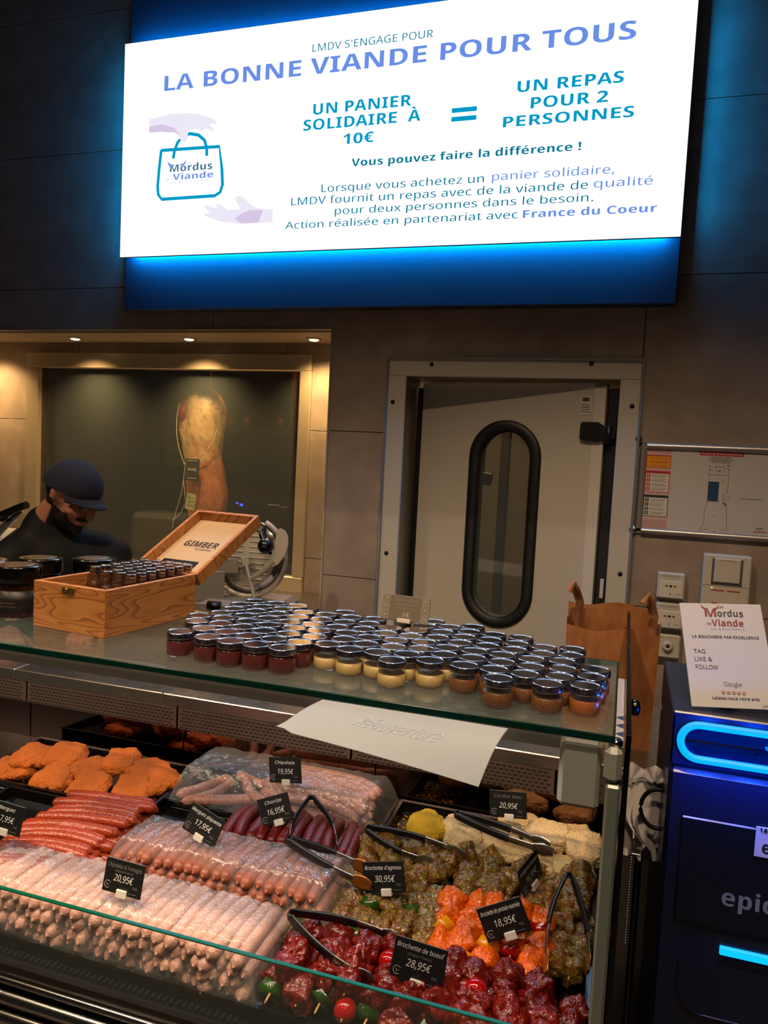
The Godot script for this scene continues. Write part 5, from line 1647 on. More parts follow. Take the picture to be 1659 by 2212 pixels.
# ------------------------------------------------------------------ what stands on the glass shelf
func build_shelf_things() -> void:
	var Y := 1.2502
	var lid_m := mat("lid_silver", Color(0.74, 0.72, 0.74), 0.12, 1.0)
	var gl := pane("jar_glass", Color(0.9, 0.95, 0.92), 0.02, 0.03)
	var g := Geo.new()
	g.lathe([[0.0, 0.0], [0.0175, 0.0], [0.0203, 0.0015], [0.0210, 0.004], [0.0210, 0.0195], [0.0200, 0.0235], [0.0190, 0.026], [0.0190, 0.029], [0.0, 0.029]], 24)
	var glass := mesh_of(g, gl)
	g = Geo.new()
	g.lathe([[0.0185, 0.0285], [0.0213, 0.0285], [0.0216, 0.0295], [0.0214, 0.0305], [0.0214, 0.0365], [0.0212, 0.0372], [0.0206, 0.0379], [0.0200, 0.0381], [0.0194, 0.0379], [0.0190, 0.0375], [0.0187, 0.0374], [0.0180, 0.0374], [0.0, 0.0374]], 32)
	var lid := mesh_of(g, lid_m)
	var jam := meat_mat("red_jam", [[0.0, Color(0.30, 0.015, 0.025)], [1.0, Color(0.40, 0.03, 0.04)]], 0.25, 14.0, 0.0)
	var mustard := meat_mat("pale_mustard", [[0.0, Color(0.66, 0.56, 0.33)], [1.0, Color(0.74, 0.65, 0.42)]], 0.4, 10.0, 0.0)
	var grain := meat_mat("grain_mustard", [[0.0, Color(0.14, 0.06, 0.02)], [0.4, Color(0.36, 0.20, 0.07)], [0.6, Color(0.48, 0.29, 0.10)], [1.0, Color(0.60, 0.42, 0.18)]], 0.4, 12.0, 0.0, 0.07)
	var blond := meat_mat("orange_mustard", [[0.0, Color(0.55, 0.28, 0.06)], [1.0, Color(0.63, 0.36, 0.09)]], 0.4, 10.0, 0.0)
	var fills := []
	for q in [[jam, 0.0265], [mustard, 0.0190], [grain, 0.0205], [blond, 0.0200]]:
		g = Geo.new()
		g.lathe([[0.0, 0.0012], [0.0170, 0.0012], [0.0198, 0.003], [0.0203, 0.0045], [0.0203, minf(q[1], 0.0195)], [0.0190 if q[1] > 0.02 else 0.0198, q[1]], [0.0, q[1] - 0.001]], 20)
		fills.append(mesh_of(g, q[0]))
	var rows := [
		[-0.6617, -1.0471, -0.6071, -1.0387, -0.5639, -1.0332, -0.5203, -1.0331, -0.4767, -1.0350, -0.3078, -1.0466, -0.1494, -1.0272, -0.0840, -1.0336, -0.0348, -1.0468],
		[-0.6417, -1.0858, -0.5982, -1.0831, -0.5551, -1.0759, -0.5115, -1.0758, -0.4680, -1.0778, -0.4256, -1.0879, -0.3839, -1.0751, -0.3405, -1.0792, -0.2973, -1.0890, -0.2569, -1.0719, -0.2058, -1.0696, -0.1622, -1.0689, -0.1180, -1.0652, -0.0713, -1.0754, -0.0290, -1.0954],
		[-0.6808, -1.1262, -0.6358, -1.1290, -0.5923, -1.1263, -0.5493, -1.1191, -0.5057, -1.1191, -0.4622, -1.1210, -0.4139, -1.1299, -0.3722, -1.1171, -0.3288, -1.1212, -0.2864, -1.1312, -0.2457, -1.1140, -0.2022, -1.1153, -0.1583, -1.1123, -0.1148, -1.1087, -0.0706, -1.1190, -0.0254, -1.1388],
		[-0.6985, -1.1661, -0.6530, -1.1691, -0.6057, -1.1678, -0.5618, -1.1609, -0.5155, -1.1617, -0.4719, -1.1635, -0.4252, -1.1720, -0.3824, -1.1607, -0.3382, -1.1637, -0.2933, -1.1742, -0.2514, -1.1572, -0.2079, -1.1585, -0.1644, -1.1555, -0.1192, -1.1521, -0.0750, -1.1629],
		[-0.6781, -1.2047, -0.6304, -1.2063, -0.5862, -1.2068, -0.5421, -1.1998, -0.4986, -1.2021, -0.4550, -1.2038, -0.4098, -1.2128, -0.3676, -1.2017, -0.3241, -1.2050, -0.2817, -1.2163, -0.2398, -1.1992, -0.1960, -1.2005, -0.1515, -1.1971, -0.1079, -1.1942, -0.0651, -1.2064],
		[-0.6762, -1.2482, -0.6319, -1.2499, -0.5883, -1.2503, -0.5452, -1.2433, -0.5017, -1.2456, -0.4581, -1.2472, -0.4154, -1.2560, -0.3732, -1.2450, -0.3281, -1.2484, -0.2837, -1.2599, -0.2424, -1.2428, -0.1984, -1.2440, -0.1535, -1.2407, -0.1100, -1.2377, -0.0659, -1.2502],
		[-0.6848, -1.2911, -0.6413, -1.2925, -0.5977, -1.2929, -0.5536, -1.2862, -0.5100, -1.2884, -0.4605, -1.2908, -0.4178, -1.2995, -0.3227, -1.2917, -0.2815, -1.3059, -0.2425, -1.2864, -0.1990, -1.2876, -0.1537, -1.2869],
		[-0.6762, -1.3341, -0.6315, -1.3350, -0.5864, -1.3350, -0.4865, -1.3258, -0.3176, -1.3350, -0.2443, -1.3299]]
	var what := ["dark red jam", "pale mustard", "brown grain mustard", "orange mustard"]
	for r in rows.size():
		for i in range(0, rows[r].size(), 2):
			var x: float = rows[r][i]
			var z: float = rows[r][i + 1]
			var k := 0 if x < -0.445 else (1 if x < -0.232 - 0.25 * (z + 1.075) else (3 if x > -0.045 else 2))
			var t := thing("mini_jar", "silver-lidded mini jar of %s, row %s from shelf edge, %s from left" % [what[k], ["one", "two", "three", "four", "five", "six", "seven", "eight", "nine"][r], nth(i / 2)], "jar", Vector3(x, Y, z), rng.randf() * TAU, "mini jars on the glass shelf")
			inst("glass", glass, t)
			inst("contents", fills[k], t)
			inst("lid", lid, t)
	# small grey price plate standing on the lids
	var sg := thing("acrylic_price_sign", "small grey acrylic sign reading 1€ on the jar lids", "price sign", Vector3(-0.360, Y + 0.0385, -1.285), 0.0)
	sg.rotation = Vector3(-0.25, 0.02, -0.02)
	g = Geo.new()
	g.box(Vector3(0, 0.026, 0), Vector3(0.088, 0.046, 0.003), 0.001)
	obj("plate", g, mat("sign_grey", Color(0.43, 0.40, 0.35), 0.35), sg)
	g = Geo.new()
	g.box(Vector3(-0.036, 0.026, 0.0017), Vector3(0.015, 0.044, 0.001))
	g.box(Vector3(0.036, 0.026, 0.0017), Vector3(0.015, 0.044, 0.001))
	var bd := obj("side_band", g, mat("sign_band", Color(0.50, 0.47, 0.42), 0.35), sg)
	g = Geo.new()
	for sx in [-1.0, 1.0]:
		for k in 3:
			g.lathe([[0.0, 0.001], [0.0014, 0.0008], [0.0016, 0.0], [0.0, 0.0]], 8, Vector3(sx * 0.036, 0.011 + 0.015 * k, 0.0022), Basis(Vector3.RIGHT, PI / 2))
	obj("stud", g, mat("sign_stud", Color(0.68, 0.66, 0.62), 0.4), bd)
	var faint := mat("sign_print", Color(0.56, 0.53, 0.47), 0.5)
	write(sg, "CONFITURE & MOUTARDE", Vector3(0, 0.0405, 0.0017), 0.0034, faint, 0.046)
	write(sg, "Mini pots artisanaux", Vector3(0, 0.0330, 0.0017), 0.0028, faint, 0.040)
	write(sg, "assortiment au choix", Vector3(0, 0.0265, 0.0017), 0.0028, faint, 0.036)
	write(sg, "1€", Vector3(0.002, 0.0150, 0.0017), 0.0075, mat("sign_price", Color(0.70, 0.68, 0.63), 0.5), 0.012)
	g = Geo.new()
	g.box(Vector3(0, 0.004, 0.002), Vector3(0.024, 0.008, 0.008), 0.001)
	obj("clip", g, mat("clip_white", Color(0.80, 0.78, 0.73), 0.5), sg)
	# the wooden gift box with its lid folded back
	var wm := mat("pine", Color.WHITE, 0.5)
	var stops := []
	for k in 8:
		stops.append([k / 8.0, Color(0.71, 0.48, 0.23)])
		stops.append([k / 8.0 + 0.07, Color(0.66, 0.42, 0.19)])
		stops.append([k / 8.0 + 0.11, Color(0.52, 0.30, 0.12)])
	dress(wm, pattern(noise(0.0035, FastNoiseLite.TYPE_SIMPLEX_SMOOTH, 2, 17), stops, 1024), Vector3(1.0, 4.2, 0.8), false)
	var W := 0.167
	var D := 0.240
	var H := 0.082
	var a := -0.115
	var bs := Basis(Vector3.UP, a)
	var box := thing("wooden_box", "open pine box of miniature bottles with printed lid folded back", "wooden box", Vector3(-0.825, Y, -1.074) + bs * Vector3(-W / 2, 0, -D / 2), a)
	for q in [["front_board", Vector3(0, H / 2, D / 2 - 0.005), Vector3(W, H, 0.010)], ["back_board", Vector3(0, H / 2, -D / 2 + 0.005), Vector3(W, H, 0.010)], ["side_board", Vector3(W / 2 - 0.004, H / 2, 0), Vector3(0.008, H, D - 0.0205)], ["side_board", Vector3(-W / 2 + 0.004, H / 2, 0), Vector3(0.008, H, D - 0.0205)], ["bottom_board", Vector3(0, 0.004, 0), Vector3(W - 0.017, 0.006, D - 0.021)]]:
		g = Geo.new()
		g.box(q[1], q[2], 0.0008)
		obj(q[0], g, wm, box)
	var brass := mat("brass", Color(0.62, 0.50, 0.26), 0.3, 0.9)
	g = Geo.new()
	g.box(Vector3(0.0, H - 0.009, D / 2 + 0.001), Vector3(0.028, 0.011, 0.002), 0.0005)
	g.lathe([[0.0, 0.004], [0.003, 0.003], [0.004, 0.0], [0.0, 0.0]], 10, Vector3(-0.002, H - 0.008, D / 2 + 0.002), Basis(Vector3.RIGHT, PI / 2))
	obj("clasp", g, brass, box)
	var th := deg_to_rad(27.0)
	var lidn := Node3D.new()
	lidn.name = "lid"
	box.add_child(lidn)
	# x across, y away from the hinge, z out of the lid's inner face
	lidn.transform = Transform3D(Basis(Vector3.RIGHT, Vector3(0, sin(th), -cos(th)), Vector3(0, cos(th), sin(th))), Vector3(0, H - 0.002, -D / 2 - 0.004))
	var LD := D - 0.004
	g = Geo.new()
	g.box(Vector3(0, LD / 2, -0.024), Vector3(W - 0.012, LD - 0.012, 0.005), 0.0008)
	obj("lid_panel", g, mat("lid_panel_pine", Color(0.72, 0.62, 0.50), 0.5), lidn)
	for q in [[Vector3(W / 2 - 0.004, LD / 2, -0.013), Vector3(0.008, LD, 0.028)], [Vector3(-W / 2 + 0.004, LD / 2, -0.013), Vector3(0.008, LD, 0.028)], [Vector3(0, LD - 0.004, -0.013), Vector3(W - 0.0165, 0.008, 0.028)], [Vector3(0, 0.004, -0.013), Vector3(W - 0.0165, 0.008, 0.028)]]:
		g = Geo.new()
		g.box(q[0], q[1], 0.0008)
		obj("lid_rim", g, wm, lidn)
	var burn := mat("burnt_print", Color(0.16, 0.07, 0.04), 0.6)
	write(lidn, "GIMBER", Vector3(-0.006, 0.132, -0.0210), 0.021, burn, 0.088, bold)
	write(lidn, "THE ORIGINAL", Vector3(0.010, 0.113, -0.0210), 0.006, burn, 0.044)
	g = Geo.new()
	g.box(Vector3(-0.012, 0.050, -0.0205), Vector3(0.090, 0.034, 0.002), 0.0005)
	var bdg := obj("badge", g, mat("badge_navy", Color(0.045, 0.055, 0.08), 0.4), lidn)
	write(bdg, "GIMBER", Vector3(-0.012, 0.050, -0.0192), 0.015, mat("badge_print", Color(0.62, 0.62, 0.64), 0.5), 0.068, bold)
	# silver-capped miniature bottles standing in it
	g = Geo.new()
	g.lathe([[0.0, 0.0], [0.0120, 0.0], [0.0125, 0.002], [0.0125, 0.052], [0.0095, 0.064], [0.0085, 0.068], [0.0085, 0.078], [0.0, 0.078]], 16)
	var bm := mesh_of(g, pane("bottle_glass", Color(0.32, 0.20, 0.10), 0.35, 0.05))
	g = Geo.new()
	g.lathe([[0.0, 0.0012], [0.0112, 0.0012], [0.0115, 0.05], [0.0085, 0.062], [0.0, 0.063]], 12)
	var bl := mesh_of(g, mat("ginger_drink", Color(0.26, 0.15, 0.07), 0.4))
	g = Geo.new()
	g.lathe([[0.0, 0.074], [0.0098, 0.074], [0.0102, 0.0755], [0.0095, 0.0765], [0.0102, 0.0775], [0.0102, 0.0805], [0.0096, 0.0815], [0.0102, 0.0825], [0.0102, 0.0885], [0.0099, 0.0893], [0.0093, 0.0896], [0.0088, 0.0896], [0.0, 0.0896]], 20)
	var bc := mesh_of(g, lid_m)
	var n := 0
	for r in 7:
		for c in 5:
			if r == 0 and c < 2 or r == 1 and c == 1:
				continue
			var p := box.transform * Vector3(-0.056 + c * 0.0278, 0.0075, 0.028 - r * 0.0262 - 0.004 * (c % 2) + 0.002)
			var t := thing("miniature_bottle", "silver-capped miniature bottle in pine box, row %s from front, %s from left" % [["one", "two", "three", "four", "five", "six", "seven"][r], nth(c)], "bottle", p, 0.0, "miniature bottles in the pine box")
			inst("glass", bm, t)
			inst("drink", bl, t)
			inst("cap", bc, t)
	# black-lidded honey jars at the left end
	g = Geo.new()
	g.lathe([[0.0, 0.0], [0.034, 0.0], [0.037, 0.003], [0.037, 0.060], [0.035, 0.066], [0.0, 0.066]], 28)
	var hm := mesh_of(g, mat("honey_dark", Color(0.16, 0.08, 0.025), 0.08))
	g = Geo.new()
	g.lathe([[0.0372, 0.010], [0.0376, 0.010], [0.0376, 0.050], [0.0372, 0.050]], 28)
	var lm := mesh_of(g, mat("honey_label", Color(0.035, 0.03, 0.03), 0.5))
	g = Geo.new()
	g.lathe([[0.0, 0.064], [0.0405, 0.064], [0.042, 0.066], [0.042, 0.092], [0.041, 0.094], [0.039, 0.0950], [0.037, 0.0950], [0.0, 0.0950]], 32)
	var km := mesh_of(g, mat("honey_lid_black", Color(0.02, 0.019, 0.019), 0.18))
	g = Geo.new()
	g.lathe([[0.018, 0.0951], [0.031, 0.0951], [0.031, 0.0956], [0.018, 0.0956]], 32)
	var om := mesh_of(g, mat("honey_gold_ring", Color(0.34, 0.27, 0.16), 0.4, 0.5))
	for i in 4:
		var t := thing("honey_jar", ["black-lidded honey jar nearest the shelf edge, left of pine box", "black-lidded honey jar behind the front one, gold ring on lid", "black-lidded jar standing behind the pine box", "black-lidded honey jar cut by the picture's left edge"][i], "jar", [Vector3(-1.078, Y, -1.150), Vector3(-1.112, Y, -1.245), Vector3(-1.028, Y, -1.30), Vector3(-1.168, Y, -1.160)][i], 0.25, "black-lidded honey jars")
		inst("jar_body", hm, t)
		var lb := inst("label", lm, t)
		inst("lid", km, t)
		inst("gold_ring", om, t)
		write(lb, "MAISON DU TERROIR", Vector3(0.0, 0.040, 0.0380), 0.0045, mat("gold_print", Color(0.42, 0.36, 0.28), 0.5), 0.042)
		write(lb, "MIEL DE FRANCE", Vector3(0.0, 0.028, 0.0380), 0.0032, mats["gold_print"], 0.030)
		write(lb, "récolté en montagne", Vector3(0.0, 0.022, 0.0380), 0.0028, mats["gold_print"], 0.032)

# ------------------------------------------------------------------ behind the counter
func build_behind() -> void:
	var steel := mat("slicer_steel", Color(0.66, 0.62, 0.55), 0.38, 0.35)
	var cast := mat("slicer_cast", Color(0.50, 0.47, 0.42), 0.45, 0.3)
	var black := mat("knob_black", Color(0.02, 0.02, 0.02), 0.25)
	var t := thing("meat_slicer", "steel meat slicer with round ribbed plate behind pine box", "meat slicer", Vector3(-1.46, 0.911, -2.78), 0.12)
	var cy := 0.235
	var g := Geo.new()
	g.box(Vector3(-0.02, 0.035, -0.02), Vector3(0.42, 0.07, 0.26), 0.02)
	obj("base", g, cast, t)
	g = Geo.new()
	g.box(Vector3(-0.04, 0.14, -0.10), Vector3(0.14, 0.20, 0.10), 0.02)
	obj("motor_housing", g, cast, t)
	# knife with guard ring
	g = Geo.new()
	g.lathe([[0.0, 0.0], [0.150, 0.0], [0.153, 0.004], [0.150, 0.008], [0.0, 0.014]], 48, Vector3(0, cy, -0.03), Basis(Vector3.RIGHT, PI / 2))
	obj("knife", g, mat("chrome", Color(0.75, 0.75, 0.77), 0.12, 1.0), t)
	g = Geo.new()
	var pts := []
	for k in 25:
		var an := -2.5 + 3.6 * k / 24
		pts.append(Vector3(cos(an) * 0.163, cy + sin(an) * 0.163, -0.015))
	g.tube(pts, [0.011], 10, 0.8, Vector3.BACK)
	obj("knife_guard", g, steel, t)
	g = Geo.new()
	g.lathe([[0.0, 0.012], [0.118, 0.012], [0.122, 0.010], [0.122, 0.0], [0.0, 0.0]], 48, Vector3(0, cy, -0.016), Basis(Vector3.RIGHT, PI / 2))
	var pl := obj("ribbed_plate", g, steel, t)
	for k in 9:
		var y := 0.088 - k * 0.022
		var half := sqrt(maxf(0.112 * 0.112 - y * y, 0.0004))
		for s in [-1.0, 1.0]:
			g = Geo.new()
			g.tube([Vector3(s * 0.012, cy + y, -0.003), Vector3(s * half, cy + y, -0.003)], [0.0042], 8, 0.7, Vector3.BACK)
			obj("rib", g, steel, pl)
	# carriage plate, arm, hand guard and knobs
	g = Geo.new()
	g.box(Vector3(-0.115, 0.120, 0.085), Vector3(0.115, 0.12, 0.008), 0.002, Basis(Vector3.UP, 0.5))
	obj("carriage_plate", g, cast, t)
	g = Geo.new()
	g.box(Vector3(-0.085, 0.195, 0.03), Vector3(0.13, 0.06, 0.006), 0.002, Basis(Vector3.BACK, 0.1))
	obj("back_plate", g, cast, t)
	g = Geo.new()
	g.tube([Vector3(0.012, cy - 0.015, 0.03), Vector3(0.055, cy - 0.155, 0.035)], [0.008], 10)
	g.box(Vector3(0.010, cy - 0.012, 0.028), Vector3(0.034, 0.04, 0.016), 0.004, Basis(Vector3.BACK, 0.3))
	obj("arm", g, steel, t)
	g = Geo.new()
	pts = [Vector3(0.04, cy - 0.075, 0.05), Vector3(0.075, cy - 0.058, 0.055), Vector3(0.11, cy - 0.028, 0.06), Vector3(0.138, cy + 0.005, 0.062)]
	g.tube(pts, [0.006, 0.010, 0.014, 0.018], 10, 0.5, Vector3.BACK)
	var out := PackedVector2Array([Vector2(0.122, cy - 0.005), Vector2(0.140, cy + 0.040), Vector2(0.142, cy + 0.075), Vector2(0.150, cy + 0.115), Vector2(0.150, cy + 0.128), Vector2(0.162, cy + 0.134), Vector2(0.182, cy + 0.126), Vector2(0.196, cy + 0.104), Vector2(0.198, cy + 0.070), Vector2(0.186, cy + 0.030), Vector2(0.160, cy - 0.008), Vector2(0.138, cy - 0.020)])
	g.prism(out, 0.006, Transform3D(Basis(), Vector3(0, 0, 0.060)))
	obj("hand_guard", g, steel, t)
	g = Geo.new()
	var sp := []
	for k in 9:
		var an := PI * k / 8
		sp.append([sin(an) * 0.032, -cos(an) * 0.032])
	g.lathe(sp, 20, Vector3(0.108, cy + 0.062, 0.075))
	obj("knob", g, black, t)
	g = Geo.new()
	g.tube([Vector3(0.085, cy + 0.105, 0.05), Vector3(0.108, cy + 0.062, 0.075), Vector3(0.128, cy + 0.03, 0.065)], [0.016, 0.012, 0.006], 12)
	obj("knob_stem", g, black, t)
	g = Geo.new()
	g.lathe([[0.0, 0.0], [0.018, 0.0], [0.018, 0.05], [0.0, 0.05]], 18, Vector3(-0.105, 0.050, 0.12), Basis(Vector3.BACK, -PI / 2))
	obj("dial_knob", g, black, t)
	g = Geo.new()
	g.box(Vector3(0.055, cy + 0.128, 0.0), Vector3(0.045, 0.03, 0.03), 0.006, Basis(Vector3.BACK, -0.4))
	obj("sharpener", g, mats["chrome"], t)
	# second slicer at the picture's left edge: its lever and grip show
	var s2 := thing("lever_slicer", "slicer at left edge showing chrome lever and black grip", "meat slicer", Vector3(-2.72, 0.911, -2.72))
	g = Geo.new()
	g.box(Vector3(0, 0.13, 0), Vector3(0.34, 0.26, 0.24), 0.03)
	obj("body", g, mat("enamel_white", Color(0.66, 0.62, 0.52), 0.35), s2)
	g = Geo.new()
	g.tube([Vector3(0.10, 0.20, 0.10), Vector3(0.17, 0.27, 0.11), Vector3(0.24, 0.33, 0.11), Vector3(0.29, 0.365, 0.11)], [0.014, 0.018, 0.014, 0.008], 12, 0.5, Vector3.BACK)
	g.tube([Vector3(0.12, 0.16, 0.10), Vector3(0.20, 0.235, 0.11), Vector3(0.28, 0.29, 0.11)], [0.010], 10)
	obj("lever", g, mats["chrome"], s2)
	g = Geo.new()
	g.tube([Vector3(0.205, 0.345, 0.13), Vector3(0.30, 0.385, 0.13), Vector3(0.33, 0.395, 0.13)], [0.018, 0.017, 0.016], 14)
	g.lathe([[0.0, -0.022], [0.016, -0.016], [0.022, 0.0], [0.016, 0.016], [0.0, 0.022]], 14, Vector3(0.205, 0.335, 0.13))
	obj("grip", g, black, s2)
	# brown paper carrier bag standing on the ledge
	var kraft := mat("kraft_paper", Color.WHITE, 0.7)
	dress(kraft, pattern(noise(0.02, FastNoiseLite.TYPE_SIMPLEX_SMOOTH, 4, 21), [[0.0, Color(0.50, 0.30, 0.14)], [0.5, Color(0.58, 0.36, 0.18)], [1.0, Color(0.64, 0.42, 0.23)]]), Vector3(3.0, 0.8, 3.0))
	kraft.backlight_enabled = true
	kraft.backlight = Color(0.35, 0.22, 0.12)
	var bag := thing("paper_bag", "open brown kraft paper bag with flat handles behind counter end", "paper bag", Vector3(-0.012, 0.9626, -1.80), 0.05)
	var nz := noise(6.0, FastNoiseLite.TYPE_SIMPLEX_SMOOTH, 3, 4)
	var bw := 0.094
	var bd := 0.052
	var hts := [0.275, 0.295]
	for s in 4:
		var rows := []
		for i in 13:
			var v := i / 12.0
			var row := PackedVector3Array()
			for j in 13:
				var u := j / 12.0 * 2.0 - 1.0
				var top: float = [0.262, 0.300, 0.285, 0.285][s] + 0.006 * sin(u * 4.0 + s)
				var flare := 1.0 + 0.06 * v
				var p: Vector3 = [Vector3(u * bw, v * top, bd), Vector3(u * bw, v * top, -bd), Vector3(-bw, v * top, u * bd), Vector3(bw, v * top, u * bd)][s]
				p.x *= flare
				p.z *= flare
				var crease := 0.010 * v * (1.0 - absf(u)) if s > 1 else 0.0
				p.x += (crease if s == 2 else (-crease if s == 3 else 0.0))
				var d := 0.006 * nz.get_noise_3d(p.x * 3.0, p.y * 3.0, p.z * 3.0) * (1.0 - u * u)
				p += [Vector3(0, 0, d), Vector3(0, 0, d), Vector3(d, 0, 0), Vector3(d, 0, 0)][s]
				row.append(p)
			rows.append(row)
		g = Geo.new()
		g.sheet(rows)
		obj("bag_panel", g, kraft, bag)
	g = Geo.new()
	g.box(Vector3(0, 0.001, 0), Vector3(bw * 2, 0.002, bd * 2))
	obj("bag_bottom", g, kraft, bag)
	for s in 2:
		g = Geo.new()
		var x: float = [-0.078, 0.080][s]
		g.tube([Vector3(x, 0.24, [-0.05, 0.05][s]), Vector3(x + 0.004, 0.30, [-0.045, 0.05][s]), Vector3(x - 0.004, 0.325, [-0.03, 0.055][s]), Vector3(x - 0.012, 0.345, [-0.01, 0.07][s]), Vector3(x - 0.020, 0.330, [0.0, 0.08][s])], [0.011, 0.011, 0.011, 0.012, 0.012], 6, 0.12, Vector3.BACK)
		obj("handle", g, mat("kraft_handle", Color(0.62, 0.40, 0.27), 0.7), bag)
	# white paper bags bunched on a hook between counter and kiosk
	var wp := mat("white_paper", Color(0.84, 0.82, 0.78), 0.7)
	var bunch := thing("paper_bag_bunch", "bunch of crumpled white paper bags hanging between counter and kiosk", "paper bags", Vector3(0.052, 1.105, -1.22))
	for k in 6:
		var rows := []
		var an := -0.9 + k * 0.36
		for i in 9:
			var v := i / 8.0
			var row := PackedVector3Array()
			for j in 9:
				var u := j / 8.0 * 2.0 - 1.0
				var w := 0.010 + 0.020 * sin(PI * minf(v * 1.15, 1.0)) + 0.004 * v
				var p := Vector3(u * w, -v * (0.085 + 0.018 * (k % 3)), 0.016 * absf(u) * v + 0.006 * sin(u * 5.0 + k * 2.0) * v + 0.004 * k - 0.01)
				row.append(Basis(Vector3.UP, an * 0.5) * Basis(Vector3.BACK, (k - 2.5) * 0.10) * p)
			rows.append(row)
		g = Geo.new()
		g.sheet(rows)
		obj("folded_bag", g, wp, bunch)
	for k in 2:
		g = Geo.new()
		var fan := []
		for i in 7:
			var row := PackedVector3Array()
			for j in 11:
				var a := PI * (0.08 + 0.84 * j / 10.0)
				var rr := 0.004 + 0.024 * i / 6.0
				row.append(Vector3([-0.016, 0.018][k] + cos(a) * rr * 0.8, 0.0 + sin(a) * rr, 0.012 + 0.004 * sin(j * 2.2) * i / 6.0))
			fan.append(row)
		g.sheet(fan)
		obj("fanned_top", g, wp, bunch)
	g = Geo.new()
	var loop := []
	for k in 17:
		var an := 1.1 + TAU * 0.62 * k / 16
		loop.append(Vector3(0.024 + 0.024 * cos(an), -0.030 + 0.030 * sin(an), 0.030))
	g.tube(loop, [0.0032], 8)
	tag(obj("black_cable", g, mat("cable_black", Color(0.03, 0.03, 0.03), 0.4), self, Transform3D(Basis(), bunch.position)), "black cable loop in front of the white paper bags", "cable")
	var pole := thing("floor_pole", "slim dark metal pole between the counter and kiosk", "pole", Vector3(0.058, 0.0, -1.265))
	g = Geo.new()
	g.tube([Vector3(0, 0.012, 0), Vector3(0, 1.09, 0)], [0.006], 12)
	obj("tube", g, mat("pole_steel", Color(0.35, 0.35, 0.36), 0.3, 0.9), pole)
	g = Geo.new()
	g.lathe([[0.0, 0.0], [0.022, 0.0], [0.020, 0.010], [0.008, 0.014], [0.0, 0.014]], 18)
	obj("foot", g, mat("pole_steel", Color.GRAY), pole)
	var bead := Geo.new()
	for k in 34:
		bead.box(Vector3(0.044, 1.005 - k * 0.0042, -1.175), Vector3(0.0026, 0.0026, 0.0026), 0.0009)
	bead.box(Vector3(0.050, 1.006, -1.183), Vector3(0.014, 0.003, 0.018), 0.001)
	var bc := obj("bead_chain", bead, mats["pole_steel"])
	tag(bc, "thin metal bead chain hanging below the white bags", "chain")

